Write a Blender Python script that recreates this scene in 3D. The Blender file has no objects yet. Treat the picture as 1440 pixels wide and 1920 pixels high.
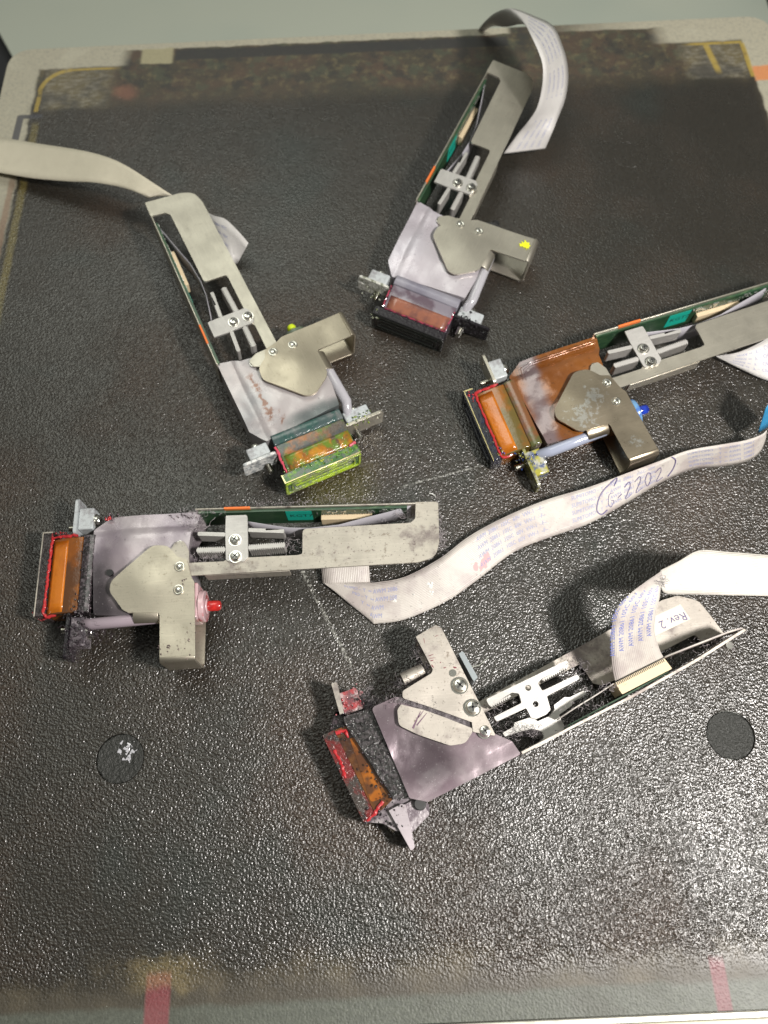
import bpy, bmesh, math, random
from math import sin, cos, pi, radians, hypot, atan2
from mathutils import Vector, Matrix, geometry, noise

random.seed(7)
S = bpy.context.scene
C = S.collection
MM = 0.001

# ---------------------------------------------------------------- camera
TILT, ROLL, CAMH, FPX = 22.0, 2.0, 275.0, 1442.0
def cam_axes():
    t, r = radians(TILT), radians(ROLL)
    f = Vector((0, sin(t), -cos(t))); R = Vector((1, 0, 0)); U = Vector((0, cos(t), sin(t)))
    return f, cos(r)*R - sin(r)*U, sin(r)*R + cos(r)*U
CF, CR, CU = cam_axes()
cd = bpy.data.cameras.new('camera'); cam = bpy.data.objects.new('camera', cd); C.objects.link(cam)
cam.matrix_world = Matrix(((CR.x, CU.x, -CF.x, 0), (CR.y, CU.y, -CF.y, 0), (CR.z, CU.z, -CF.z, CAMH*MM), (0, 0, 0, 1)))
cd.sensor_fit = 'VERTICAL'; cd.sensor_height = 36; cd.sensor_width = 27
cd.lens = FPX/1920*36
cd.clip_start = 0.005; cd.clip_end = 20
cd.dof.use_dof = True; cd.dof.focus_distance = 0.262; cd.dof.aperture_fstop = 11
S.camera = cam
# ---------------------------------------------------------------- world and lamps
w = bpy.data.worlds.new('World'); S.world = w; w.use_nodes = True
wn = w.node_tree.nodes; wl = w.node_tree.links
bg = wn['Background']
tc = wn.new('ShaderNodeTexCoord'); sx = wn.new('ShaderNodeSeparateXYZ'); rp = wn.new('ShaderNodeValToRGB')
wl.new(tc.outputs['Generated'], sx.inputs[0])
mr = wn.new('ShaderNodeMapRange'); mr.inputs[1].default_value = -1; mr.inputs[2].default_value = 1
ma = wn.new('ShaderNodeMath'); ma.operation = 'MULTIPLY_ADD'; ma.inputs[1].default_value = .55
wl.new(sx.outputs[1], ma.inputs[0]); wl.new(sx.outputs[2], ma.inputs[2]); wl.new(ma.outputs[0], mr.inputs[0]); wl.new(mr.outputs[0], rp.inputs[0]); wnz = wn.new('ShaderNodeTexNoise'); wnz.inputs['Scale'].default_value = 3.2; wnz.inputs['Detail'].default_value = 2
wl.new(tc.outputs['Generated'], wnz.inputs['Vector'])
wmr = wn.new('ShaderNodeMapRange'); wmr.inputs[1].default_value = .35; wmr.inputs[2].default_value = .65; wmr.inputs[3].default_value = .2; wmr.inputs[4].default_value = 2.1
wl.new(wnz.outputs[0], wmr.inputs[0])
wmx = wn.new('ShaderNodeVectorMath'); wmx.operation = 'SCALE'
wl.new(rp.outputs[0], wmx.inputs[0]); wl.new(wmr.outputs[0], wmx.inputs['Scale']); wl.new(wmx.outputs[0], bg.inputs[0])
rp.color_ramp.elements[0].position = 0.62; rp.color_ramp.elements[0].color = (0.10, 0.10, 0.09, 1)
rp.color_ramp.elements[1].position = 0.95; rp.color_ramp.elements[1].color = (0.78, 0.78, 0.70, 1)
bg.inputs[1].default_value = 0.27
def area(name, loc, target, size, power, col=(1, .96, .9)):
    l = bpy.data.lights.new(name, 'AREA'); l.energy = power; l.size = size; l.color = col
    if name == 'strip_lamp': l.shape = 'RECTANGLE'; l.size_y = 0.1
    o = bpy.data.objects.new(name, l); C.objects.link(o); o.location = loc
    o.rotation_euler = (Vector(target)-Vector(loc)).to_track_quat('-Z', 'Y').to_euler()
    return o
area('key_lamp', (0.29, -0.074, 0.45), (0.03, 0.10, 0), 0.06, 4.5, (1, .955, .91))
area('fill_lamp', (-0.25, 0.65, 1.1), (0.0, 0.15, 0), 0.6, 3.0, (.97, 1, .90))  # broad overhead fill, added to light the metal tops softly
S.view_settings.view_transform = 'Standard'; S.view_settings.look = 'None'
S.view_settings.exposure = 0.18; S.view_settings.gamma = 1.0

# ---------------------------------------------------------------- helpers
def bp(x, y, z):
    """pixel of the photograph -> point on the plane at height z (mm)"""
    d = CF + (x-720)/FPX*CR - (y-960)/FPX*CU
    s = (z-CAMH)/d.z
    return Vector((d.x*s, d.y*s, z))

class Ex:                                            # tiny expression builder for shader maths
    def __init__(s, t, sock): s.t, s.s = t, sock
    def _m(s, op, b=None, c=None):
        n = s.t.nodes.new('ShaderNodeMath'); n.operation = op
        for i, v in enumerate((s, b, c)):
            if v is None: continue
            if isinstance(v, Ex): s.t.links.new(v.s, n.inputs[i])
            else: n.inputs[i].default_value = v
        return Ex(s.t, n.outputs[0])
    def __add__(s, b): return s._m('ADD', b)
    def __sub__(s, b): return s._m('SUBTRACT', b)
    def __mul__(s, b): return s._m('MULTIPLY', b)
    def abs(s): return s._m('ABSOLUTE')
    def min(s, b): return s._m('MINIMUM', b)
    def max(s, b): return s._m('MAXIMUM', b)
    def neg(s): return s._m('MULTIPLY', -1.0)
    def step(s, a, b):                               # smooth 0..1 between a and b
        n = s.t.nodes.new('ShaderNodeMapRange'); n.interpolation_type = 'SMOOTHSTEP'
        s.t.links.new(s.s, n.inputs[0])
        if a > b:
            n.inputs[1].default_value = b; n.inputs[2].default_value = a; n.inputs[3].default_value = 1; n.inputs[4].default_value = 0
        else:
            n.inputs[1].default_value = a; n.inputs[2].default_value = b
        return Ex(s.t, n.outputs[0])

class Mat:
    def __init__(s, name, base=(.5, .5, .5), rough=.5, metal=0, coat=0, spec=.5, trans=0, ior=1.45):
        s.m = bpy.data.materials.new(name); s.m.use_nodes = True
        s.t = s.m.node_tree; s.b = s.t.nodes['Principled BSDF']
        s.b.inputs['Base Color'].default_value = (*base, 1); s.base = base
        s.b.inputs['Roughness'].default_value = rough; s.b.inputs['Metallic'].default_value = metal
        s.b.inputs['Coat Weight'].default_value = coat; s.b.inputs['Coat Roughness'].default_value = .12
        s.b.inputs['Specular IOR Level'].default_value = spec
        s.b.inputs['Transmission Weight'].default_value = trans; s.b.inputs['IOR'].default_value = ior
        s.tc = s.t.nodes.new('ShaderNodeTexCoord'); s.col = None
    def obj(s): return s.tc.outputs['Object']
    def xyz(s):
        n = s.t.nodes.new('ShaderNodeSeparateXYZ'); s.t.links.new(s.obj(), n.inputs[0])
        return [Ex(s.t, o) for o in n.outputs]
    def noise(s, scale, detail=3, rough=.55, stretch=None, off=0):
        n = s.t.nodes.new('ShaderNodeTexNoise'); n.inputs['Scale'].default_value = scale
        n.inputs['Detail'].default_value = detail; n.inputs['Roughness'].default_value = rough
        mp = s.t.nodes.new('ShaderNodeMapping'); s.t.links.new(s.obj(), mp.inputs[0])
        if stretch: mp.inputs['Scale'].default_value = stretch
        mp.inputs['Location'].default_value = (off, off*.7, off*1.3)
        s.t.links.new(mp.outputs[0], n.inputs['Vector'])
        return Ex(s.t, n.outputs[0])
    def voronoi(s, scale, feat='F1'):
        n = s.t.nodes.new('ShaderNodeTexVoronoi'); n.inputs['Scale'].default_value = scale; n.feature = feat
        s.t.links.new(s.obj(), n.inputs['Vector']); return Ex(s.t, n.outputs['Distance'])
    def mix(s, fac, col, amount=1.0):
        if amount != 1.0: fac = fac*amount
        n = s.t.nodes.new('ShaderNodeMix'); n.data_type = 'RGBA'
        s.t.links.new(fac.s, n.inputs[0])
        if s.col is None: n.inputs[6].default_value = (*s.base, 1)
        else: s.t.links.new(s.col, n.inputs[6])
        n.inputs[7].default_value = (*col, 1)
        s.col = n.outputs[2]; s.t.links.new(s.col, s.b.inputs['Base Color'])
        return s
    def rough(s, ex): s.t.links.new(ex.s, s.b.inputs['Roughness']); return s
    def bump(s, ex, dist, strength=1.0):
        n = s.t.nodes.new('ShaderNodeBump'); n.inputs['Distance'].default_value = dist
        n.inputs['Strength'].default_value = strength
        s.t.links.new(ex.s, n.inputs['Height'])
        if getattr(s, 'bn', None): s.t.links.new(s.bn, n.inputs['Normal'])
        s.bn = n.outputs[0]; s.t.links.new(s.bn, s.b.inputs['Normal']); return s

class MB:
    """collects shapes (mm) into ONE mesh object"""
    def __init__(s): s.v = []; s.f = []
    def add(s, vs, fs):
        o = len(s.v); s.v += [tuple(v) for v in vs]; s.f += [tuple(o+i for i in f) for f in fs]
    def prism(s, poly, z0, z1, holes=()):
        loops = [[Vector((p[0], p[1], 0)) for p in L] for L in (poly, *holes)]
        tris = geometry.tessellate_polygon(loops)
        flat = [p for L in loops for p in L]; n = len(flat)
        vs = [(p.x, p.y, z1) for p in flat]+[(p.x, p.y, z0) for p in flat]
        fs = []
        def a2(t): a, b, c = (flat[i] for i in t); return (b.x-a.x)*(c.y-a.y)-(b.y-a.y)*(c.x-a.x)
        for t in tris:
            if abs(a2(t)) < 1e-9: continue
            t = t if a2(t) > 0 else t[::-1]
            fs.append(tuple(t)); fs.append(tuple(n+i for i in t[::-1]))
        k = 0
        for L in loops:
            m = len(L); ar = sum(L[i].x*L[(i+1) % m].y-L[(i+1) % m].x*L[i].y for i in range(m))
            out = (ar > 0) == (k == 0)
            for i in range(m):
                a, b = k+i, k+(i+1) % m
                fs.append((a, n+a, n+b, b) if out else (a, b, n+b, n+a))
            k += m
        s.add(vs, fs)
    def box(s, x0, x1, y0, y1, z0, z1): s.prism([(x0, y0), (x1, y0), (x1, y1), (x0, y1)], z0, z1)
    def tube(s, pts, r, n=10, cap=True, jit=0):
        pts = [Vector(p) for p in pts]; rs = r if isinstance(r, (list, tuple)) else [r]*len(pts)
        vs = []; fs = []; up = None
        for i, p in enumerate(pts):
            d = (pts[min(i+1, len(pts)-1)]-pts[max(i-1, 0)]).normalized()
            if up is None:
                up = Vector((0, 0, 1)) if abs(d.z) < .9 else Vector((1, 0, 0))
            a = d.cross(up).normalized(); b = a.cross(d).normalized(); up = b
            for k in range(n):
                q = rs[i]*(1+random.uniform(-jit, jit))
                vs.append(p+a*cos(2*pi*k/n)*q+b*sin(2*pi*k/n)*q)
        for i in range(len(pts)-1):
            for k in range(n):
                fs.append((i*n+k, i*n+(k+1) % n, (i+1)*n+(k+1) % n, (i+1)*n+k))
        if cap: fs += [tuple(range(n))[::-1], tuple(range((len(pts)-1)*n, len(pts)*n))]
        s.add(vs, fs)
    def cyl(s, c, ax, r, h, n=24, r2=None):
        a = Vector(ax).normalized(); c = Vector(c)
        s.tube([c, c+a*h], [r, r2 if r2 is not None else r], n)
    def grid(s, rows, close=False):
        m = len(rows[0]); vs = [p for r in rows for p in r]; fs = []
        for i in range(len(rows)-1):
            for k in range(m-1): fs.append((i*m+k, i*m+k+1, (i+1)*m+k+1, (i+1)*m+k))
        s.add(vs, fs)
    def build(s, name, mat, parent=None, bevel=0, dish=None, smooth=True, solid=0, world=False, seg=2, angle=35, sub=0):
        me = bpy.data.meshes.new(name)
        me.from_pydata([(x*MM, y*MM, z*MM) for x, y, z in s.v], [], s.f); me.update()
        bm = bmesh.new(); bm.from_mesh(me)
        bmesh.ops.remove_doubles(bm, verts=bm.verts, dist=1e-6)
        if not solid: bmesh.ops.recalc_face_normals(bm, faces=bm.faces)
        if dish:
            xs = [v.co.x for v in bm.verts]; ys = [v.co.y for v in bm.verts]; st = .0014
            for ax, lo, hi in ((0, min(xs), max(xs)), (1, min(ys), max(ys))):
                k = lo+st
                while k < hi-st*.3:
                    co = Vector((k, 0, 0)) if ax == 0 else Vector((0, k, 0)); no = Vector((1, 0, 0)) if ax == 0 else Vector((0, 1, 0))
                    bmesh.ops.bisect_plane(bm, geom=list(bm.verts)+list(bm.edges)+list(bm.faces), plane_co=co, plane_no=no, dist=1e-6); k += st
            zt = max(v.co.z for v in bm.verts)
            for v in bm.verts:
                if v.co.z > zt-1e-5: v.co.z += dish(v.co.x/MM, v.co.y/MM)*MM
        bm.to_mesh(me); bm.free()
        me.materials.append(mat.m if isinstance(mat, Mat) else mat)
        o = bpy.data.objects.new(name, me); C.objects.link(o)
        if smooth:
            for p in me.polygons: p.use_smooth = True
            try: me.set_sharp_from_angle(angle=radians(angle))
            except Exception: pass
        if solid:
            md = o.modifiers.new('t', 'SOLIDIFY'); md.thickness = solid*MM; md.offset = 0
        if bevel:
            md = o.modifiers.new('b', 'BEVEL'); md.width = bevel*MM; md.segments = seg; md.limit_method = 'ANGLE'
            md.angle_limit = radians(38); md.harden_normals = False
        if parent:
            o.parent = parent
            if world: o.matrix_parent_inverse = parent.matrix_world.inverted()
        return o

def fil(pts, n=6):
    """round corners: each point (x, y[, r])"""
    out = []; m = len(pts)
    for i, p in enumerate(pts):
        r = p[2] if len(p) > 2 else 0
        P = Vector(p[:2]); A = Vector(pts[i-1][:2]); B = Vector(pts[(i+1) % m][:2])
        if r <= 0: out.append((P.x, P.y)); continue
        a = (A-P); b = (B-P); la, lb = a.length, b.length; a.normalize(); b.normalize()
        ang = a.angle(b); t = min(r/math.tan(max(ang/2, .05)), la*.48, lb*.48)
        s0, s1 = P+a*t, P+b*t
        for k in range(n+1):
            f = k/n; q = s0*(1-f)**2+P*2*f*(1-f)+s1*f*f; out.append((q.x, q.y))
    return out

def thing(name, label, cat, M, group=None):
    o = bpy.data.objects.new(name, None); C.objects.link(o); o.empty_display_size = .01
    o.matrix_world = M; o['label'] = label; o['category'] = cat
    if group: o['group'] = group
    bpy.context.view_layer.update()
    return o
def tag(o, label, cat, group=None):
    o['label'] = label; o['category'] = cat
    if group: o['group'] = group

_tc = {}
def text_mesh(txt, size):
    key = (txt, size)
    if key not in _tc:
        cu = bpy.data.curves.new('t', 'FONT'); cu.body = txt; cu.size = size; cu.resolution_u = 2
        ob = bpy.data.objects.new('t', cu); C.objects.link(ob)
        dg = bpy.context.evaluated_depsgraph_get(); me = bpy.data.meshes.new_from_object(ob.evaluated_get(dg))
        _tc[key] = ([tuple(v.co) for v in me.vertices], [tuple(p.vertices) for p in me.polygons])
        bpy.data.objects.remove(ob); bpy.data.curves.remove(cu); bpy.data.meshes.remove(me)
    return _tc[key]

# ---------------------------------------------------------------- materials
def nickel(name, base=(.60, .565, .48), rough=.31, dirt=0.25, metal=.92):
    m = Mat(name, base, rough, metal)
    n1 = m.noise(90, 4); n2 = m.noise(1400, 2, off=.3); n5 = m.noise(160, 3, stretch=(1, 14, 1), off=.2); n6 = m.noise(300, 5, .7, off=.6)
    m.mix(n1.step(.42, .72), tuple(c*.70 for c in base), .5)
    m.mix(n5.step(.5, .7), tuple(min(1, c*1.2) for c in base), .35)
    m.mix(n6.step(.58, .72), (base[0]*.42, base[1]*.37, base[2]*.33), min(.9, dirt*1.1))
    m.mix(n2.step(.62, .75), tuple(c*.35 for c in base), dirt)
    m.rough(n1*.22+(rough-.10)+n2*.08+n6*.1)
    m.bump(m.noise(28, 2, off=.5), 3.0e-3, .45)
    m.bump(m.noise(1800, 3), 4e-5, .5)
    return m
NICK = nickel('satin_nickel')
NICKD = nickel('dirty_nickel', (.52, .485, .42), .46, .9, .75)
NICKD.mix(NICKD.noise(75, 5, .65, off=1.3).step(.52, .70), (.15, .115, .12), .75)
NICKD.mix(NICKD.noise(260, 5, .7, off=1.9).step(.60, .70), (.09, .05, .06), .7)
NICK5 = nickel('grimy_nickel', (.45, .415, .37), .44, .85, .8)
NICK5.mix(NICK5.noise(80, 5, .65, off=2.3).step(.50, .70), (.13, .10, .105), .7)
NICKB = nickel('bright_nickel', (.42, .36, .27), .22, .12)
_x, _y, _z = NICKB.xyz(); _n = NICKB.noise(420, 6, .75, off=.15)
for (_cx, _cy, _r) in ((-14.5, -9.5, 4.6), (-7.0, -4.0, 3.6), (1.0, -26.0, 2.0)):
    _d = ((_x*1000.0-_cx)*(_x*1000.0-_cx)+(_y*1000.0-_cy)*(_y*1000.0-_cy))._m('SQRT')
    NICKB.mix((_n+(_d*(-.028/_r*4.0))+.10).step(.50, .56), (.62, .62, .58), .8)
SCREW = Mat('screw_steel', (.72, .71, .66), .2, 1)
ALU = nickel('cast_aluminium', (.56, .545, .52), .42, .3, .7)
RECESS = Mat('screw_recess', (.08, .08, .08), .4, .6)
GOLD = Mat('brass_edge', (.75, .65, .35), .25, 1)
DARK = Mat('dark_resin', (.012, .012, .013), .4)
PCB = Mat('green_circuit_board', (.020, .056, .027), .35, coat=.3)
PCB.mix(PCB.noise(700, 2, stretch=(.3, 1, 3)).step(.55, .7), (.09, .16, .07), .7)
BEIGE = Mat('beige_connector', (.62, .5, .33), .45)
PAD = Mat('solder', (.7, .7, .66), .25, .9)
TEAL = Mat('teal_sticker', (.01, .36, .27), .5)
INKTXT = Mat('black_print', (.01, .01, .015), .6)
BLUETXT = Mat('blue_print', (.26, .28, .46), .6)
PEN = Mat('pen_mark', (.12, .10, .22), .5)
ORTAPE = Mat('orange_tape', (.72, .17, .035), .45)
def ffc_mat(name, base, dirty=.0):
    m = Mat(name, base, .38, spec=.45)
    if dirty:
        m.mix(m.noise(130, 5).step(.42, .68), (.38, .33, .32), dirty)
        m.mix(m.noise(900, 4, off=.5).step(.64, .72), (.10, .09, .09), dirty*.7)
    t_ = m.t.nodes.new('ShaderNodeSeparateXYZ'); m.t.links.new(m.tc.outputs['UV'], t_.inputs[0])
    ln = (Ex(m.t, t_.outputs[1])*(2*pi*26))._m('SINE')
    m.bump(ln, 5e-5, .6); m.bump(m.noise(110, 3, off=.3), 7e-4, .45)
    if not dirty: m.mix(m.noise(120, 4).step(.5, .8), tuple(c*.82 for c in base), .5)
    return m
FFC = ffc_mat('white_flat_cable', (.60, .585, .565))
FFCY = ffc_mat('yellowed_flat_cable', (.60, .56, .44))
FFCD = ffc_mat('dusty_flat_cable', (.53, .495, .455), .75)
FFCG = Mat('grey_flat_cable', (.34, .33, .36), .3)
BLUEEND = Mat('blue_stiffener', (.03, .22, .42), .4)
WPLAS = Mat('white_plastic', (.42, .45, .46), .35, coat=.3)
WPLAS.mix(WPLAS.noise(300, 5, .7).step(.46, .66), (.20, .19, .20), .8)
CLEAR = Mat('milky_tube', (.55, .54, .58), .15, coat=.6, trans=.35)
BLACKINK = Mat('wet_black_ink', (.012, .010, .013), .13, coat=.6)
BLACKINK.bump(BLACKINK.noise(900, 3), 4e-4, .8)
REDINK = Mat('red_sealant', (.42, .025, .03), .25, coat=.6)
PINKINK = Mat('pink_sealant', (.55, .08, .12), .3, coat=.5)
LINT = Mat('grey_lint', (.30, .27, .28), .9)
YPAINT = Mat('yellow_paint', (.72, .74, .02), .5)
WHITEPAINT = Mat('white_residue', (.75, .75, .72), .6)

def film(name, base, b2, b3, dark=None, dcol=(.03, .025, .03), rust=None):
    m = Mat(name, base, .28, metal=.35, coat=.3, spec=.6)
    m.mix(m.noise(38, 3, off=.11).step(.36, .66), b2, .9)
    m.mix(m.noise(45, 4, off=.37).step(.45, .75), b3, .8)
    if dark:
        X, Y, Z = m.xyz()
        for (cx, cy, rx, ry, am) in dark:
            n = m.noise(90, 4, off=cx*.01)
            d = (((X*1000.0-cx)*(1/rx))*((X*1000.0-cx)*(1/rx))+((Y*1000.0-cy)*(1/ry))*((Y*1000.0-cy)*(1/ry))+(n-.5)*1.4)
            m.mix(d.step(1.5, .1), dcol, am)
    m.mix(m.noise(1900, 3, off=.2).step(.66, .72), (.6, .58, .58), .4)
    m.mix(m.noise(420, 4, off=.9).step(.66, .74), tuple(c*.3 for c in base), .5)
    if rust:
        X, Y, Z = m.xyz(); n = m.noise(380, 6, .75); n7 = m.noise(90, 3, off=.3)
        for (a0, a1, yy, wd) in rust:
            m.mix(((Y*1000.0-yy+(n7-.5)*3.0).abs()*.10+n*1.0).step(.62+wd, .50+wd)*((X*1000.0).step(a0, a0+2))*((X*1000.0).step(a1, a1-3)), (.20, .09, .05), .85)
    m.rough(m.noise(150, 4)*.35+.14)
    m.bump(m.noise(60, 2, off=.4), 1.2e-3, .35)
    m.bump(m.noise(500, 3, off=.1), 1.2e-4, .5)
    return m
def inky(name, cols, rough=.15, sc=260, bump=5e-4):
    m = Mat(name, cols[0], rough, coat=.7)
    for i, c in enumerate(cols[1:]):
        m.mix(m.noise(sc*(1+.35*i), 4, off=.17*(i+1)).step(.44, .60), c, .92)
    m.bump(m.noise(1100, 3), bump, .7); m.bump(m.noise(260, 2, off=.8), bump*1.6, .7)
    return m

# ---------------------------------------------------------------- platen
PO = bp(20, 94, 0); PYAW = radians(.66)
PW, PH = 390.0, 432.0
plat = thing('printing_platen', 'large platen with ink stained black pebbled mat and pale rim under the print heads', 'platen',
             Matrix.Translation(PO*MM) @ Matrix.Rotation(PYAW, 4, 'Z'))
m = Mat('platen_mat', (.024, .0205, .0155), .40, spec=.9, ior=1.5)
X, Y, Z = m.xyz(); q = Y*-1000.0; p = (X*1000.0-195.0)*(q*-.000125+1.0)+195.0
n1 = m.noise(45, 5); n2 = m.noise(120, 4, off=.21); n3 = m.noise(600, 3, off=.5); n4 = m.noise(14, 3, off=.9)
wob = (n1-.5)*14.0; wob2 = (n2-.5)*9.0
# black middle with faint brown clouds
m.mix(n4.step(.45, .72), (.044, .028, .018), .8)
m.mix(m.noise(17, 3, off=.6).step(.55, .75), (.020, .028, .025), .6)
# stained band around it
band = ((q+wob2*1.3).step(50, 33)).max((p+wob2).step(19, 14)).max((p+wob2*.7).step(369, 375)).max((q+wob).step(414, 425))
m.mix(band, (.045, .037, .022), .9)
top = (q+wob2*1.3).step(48, 30)
m.mix(top*(n1.step(.4, .65)), (.080, .046, .028), .7)
m.mix(top*(n2.step(.52, .62)), (.055, .065, .038), .6)
m.mix(top*(m.noise(200, 6, .75, off=1.1).step(.5, .64)), (.15, .125, .06), .6)
m.mix(top*(m.noise(90, 6, .75, off=1.7).step(.5, .62)), (.018, .018, .016), .75)
m.mix(((p+wob2).step(54, 60))*((p+wob2).step(70, 62))*((q+wob2).step(27, 31))*((q+wob2).step(40, 35)), (.19, .08, .05), .7)
# crackled pale patches in the corners
crk = m.noise(300, 5, .7, stretch=(.7, 1.6, 1), off=.3).step(.42, .66)
cTL = (p.step(20, 22))*((p+wob2).step(58, 48))*(q.step(15, 17))*((q+wob2*.3).step(45, 41))
cTR = ((p+wob2).step(338, 346))*(p.step(372, 370))*(q.step(16, 18))*((q+wob2*.3).step(43, 40))
m.mix(cTL.max(cTR), (.06, .055, .045), .8)
m.mix(cTL.max(cTR)*n1.step(.4, .6), (.15, .12, .05), .7)
m.mix(cTL.max(cTR)*crk*(n1.step(.3, .6)), (.27, .25, .20), .75)
# pale cloth rim
wob3 = (n2-.5)*3.0
rim = ((q+wob3).step(4.5, 3.5)).max((p+wob3).step(18, 16)*((q+wob).step(150, 85))).max((p+wob3).step(372.5, 374)*((q+wob).step(260, 90)))
rim = rim.max(((p+wob).step(66, 56))*((q+wob3).step(16, 14))).max(((p+wob).step(325, 340))*((q+wob3).step(16.5, 14.5)))
rim = rim*(p.step(258, 254).max((p+wob).step(262, 330)))
m.mix(rim, (.40, .375, .285))
m.mix(rim*(n3.step(.45, .7)), (.27, .26, .215), .6)
m.mix(rim*(n1.step(.55, .7)), (.46, .44, .34), .6)
m.mix(((p-76.0).abs().step(9, 7))*((q+wob3-9.0).abs().step(6, 5)), (.36, .33, .20), .9)
m.mix((p.step(84.5, 86))*(p.step(256, 254))*(q.step(5, 6))*((q).step(13, 12)), (.018, .018, .018), .9)
# yellow outline marks
def ring(cx, cy, r, wd, sxn):
    a = (p-cx)*(p-cx)+(q-cy)*(q-cy)
    d = a._m('SQRT')
    g = ((d-r+(n2-.5)*1.2).abs()).step(wd, wd*.5)
    return g*((p-cx)*sxn).step(.01, -.5)*(q-cy).step(.01, -.5)
yl = ring(34, 31, 14.5, 1.5, 1.0)
yl = yl.max(((p-19.6+(n2-.5)*1.2).abs().step(1.4, .7))*(q.step(30.5, 31.5))*(q.step(45, 44)))
yl = yl.max(((q-16.4+(n2-.5)*1.4).abs().step(1.0, .5))*(p.step(33, 34))*(p.step(60, 50)))
yl = yl.max(((p-372.5+(n2-.5)).abs().step(1.5, .9))*(q.step(17, 18))*(q.step(42, 41)))
yl = yl.max(((q-17.0+(n2-.5)).abs().step(1.2, .6))*(p.step(340, 350))*(p.step(373, 372)))
yl = yl.max(((p-354.0-(q-17.0)*.12+(n2-.5)).abs().step(2.2, .8))*(q.step(17, 18))*(q.step(40, 34)))
m.mix(yl*n2.step(.25, .5), (.42, .30, .05), .75)
m.mix((((p-378.5).abs()).max((q-39.0).abs()*1.0)+wob3).step(6, 4.5), (.60, .22, .07), .9)
# corner mark below the left crackle
m.mix((((p-12.5+(q-47.0)*.02).abs().step(1.9, 1.5))*(q.step(46, 47))*((q+wob).step(85, 70))).max((p.step(11, 12))*(p.step(24, 22))*((q-47.5).abs().step(1.5, 1.1))), (.05, .05, .06), .9)
m.mix(((p-20.5+wob3*.5).abs().step(2.6, .8))*(q.step(50, 55)), (.16, .13, .04), .75)
m.mix(((p-15.0+wob3*.7).abs().step(2.0, .8))*((q+wob).step(80, 95))*(q.step(180, 140)), (.22, .12, .07), .6)
m.mix(((p+wob2*.5).step(26, 16))*((q+wob).step(150, 170)), (.045, .042, .016), .75)
# bottom: grey green cloth with red registration marks
bot = (q+wob3*.7+wob*.15).step(424.5, 427)
m.mix(((q+wob).step(409, 422))*n1.step(.45, .7), (.10, .08, .045), .6)
m.mix(bot, (.062, .070, .054), .95)
m.mix(bot*(n3.step(.4, .65)), (.10, .11, .085), .5)
m.mix(bot*(n1.step(.45, .65)), (.04, .042, .028), .7)
m.mix(((p-108.4).abs().step(4.2, 3.0))*((q+wob3).step(415, 418)), (.20, .035, .045), .75)
m.mix(((p-272.5).abs().step(2.6, 1.8))*((q+wob3).step(418, 421)), (.20, .04, .06), .6)
m.mix(((p-110.0+wob2).abs().step(14, 4))*((q-417.0+wob2).abs().step(6, 2)), (.26, .20, .09), .4)
# dry scratches, and yellow light off the nozzle painted into the mat
def line(x0, y0, x1, y1, wd):
    L = hypot(x1-x0, y1-y0); ux, uy = (x1-x0)/L, (y1-y0)/L
    a = (p-x0)*ux+(q-y0)*uy; d = ((p-x0)*-uy+(q-y0)*ux).abs()
    return d.step(wd, wd*.4)*a.step(0, 2)*a.step(L, L-4)
m.mix((line(149.1, 284.5, 168.5, 326.3, .9)*(m.noise(1100, 2).step(.46, .56))), (.42, .42, .38), .6)
m.mix((line(187.4, 254.9, 219.8, 247, .5)*(m.noise(900, 2, off=.4).step(.42, .55))), (.45, .45, .42), .65)
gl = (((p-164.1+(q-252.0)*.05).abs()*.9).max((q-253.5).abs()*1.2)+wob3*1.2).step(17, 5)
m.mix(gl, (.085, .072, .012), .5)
m.mix(m.noise(1300, 1, off=.77).step(.79, .81), (.45, .45, .4), .5)
# pebbled grain
h1 = m.noise(1350, 1, .5); h2 = m.voronoi(1400, 'SMOOTH_F1'); h3 = m.noise(4200, 2, .6, off=.2)
grain = (band*-.75+1.0)
wear = (n4.step(.3, .7)*.5+.6)*(q.step(40, 300)*.45+.5)
m.bump((h1*1.0+h2*1.0+h3*.06)*grain*wear+h3*.05, 4.3e-4, 1.0)
m.rough(band*.30+.28+(n2-.5)*.1+(n4-.5)*.15)
m.mix((h1+h2*.9).step(1.0, .6)*grain, (.006, .006, .0055), .5)  # shade in the pits between pebbles, put into the colour
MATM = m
holes = [(85.9, 351.7), (295.6, 353.4), (304.1, 89.0), (84.9, 88.0)]
HR = 8.2
def circ(cx, cy, r, n=48): return [(cx+r*cos(2*pi*k/n), cy+r*sin(2*pi*k/n)) for k in range(n)]
outer = fil([(0, 0, 13), (-11, -PH-.4), (PW+13, -PH-2.2), (PW, 1.6, 13)], 10)[::-1]
mb = MB(); mb.prism(outer, -1.6, 0, [circ(a, -b, HR*(1 if i < 2 else .95)) for i, (a, b) in enumerate(holes)])
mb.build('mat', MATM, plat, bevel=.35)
PLUG = Mat('plug_rubber', (.036, .037, .034), .40, spec=.35)
PLUG.mix(PLUG.noise(500, 4).step(.5, .7), (.04, .04, .037), .6); PLUG.bump(PLUG.noise(900, 3), 1.1e-3, 1)
PLUGB = Mat('plug_black', (.022, .021, .019), .36, spec=.7); PLUGB.bump(PLUGB.noise(620, 3), 3e-4, .8)
for i, (a, b) in enumerate(holes):
    mb = MB(); dz = (-.45, -.7, -.24, -.24)[i]
    rows = []
    for r in (0, .35, .7, .93, 1.0):
        rows.append([(a+HR*.975*r*cos(2*pi*k/40), -b+HR*.975*r*sin(2*pi*k/40), dz-(.5*(1-r) if i < 2 else 0)+(noise.noise(Vector((a+r*3*cos(2*pi*k/40), b+r*3*sin(2*pi*k/40), 0)))*.3 if i < 2 else 0)*(r < 1)) for k in range(41)])
    mb.grid(rows); mb.build('plug', PLUG if i < 2 else MATM, plat, solid=.4)
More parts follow.
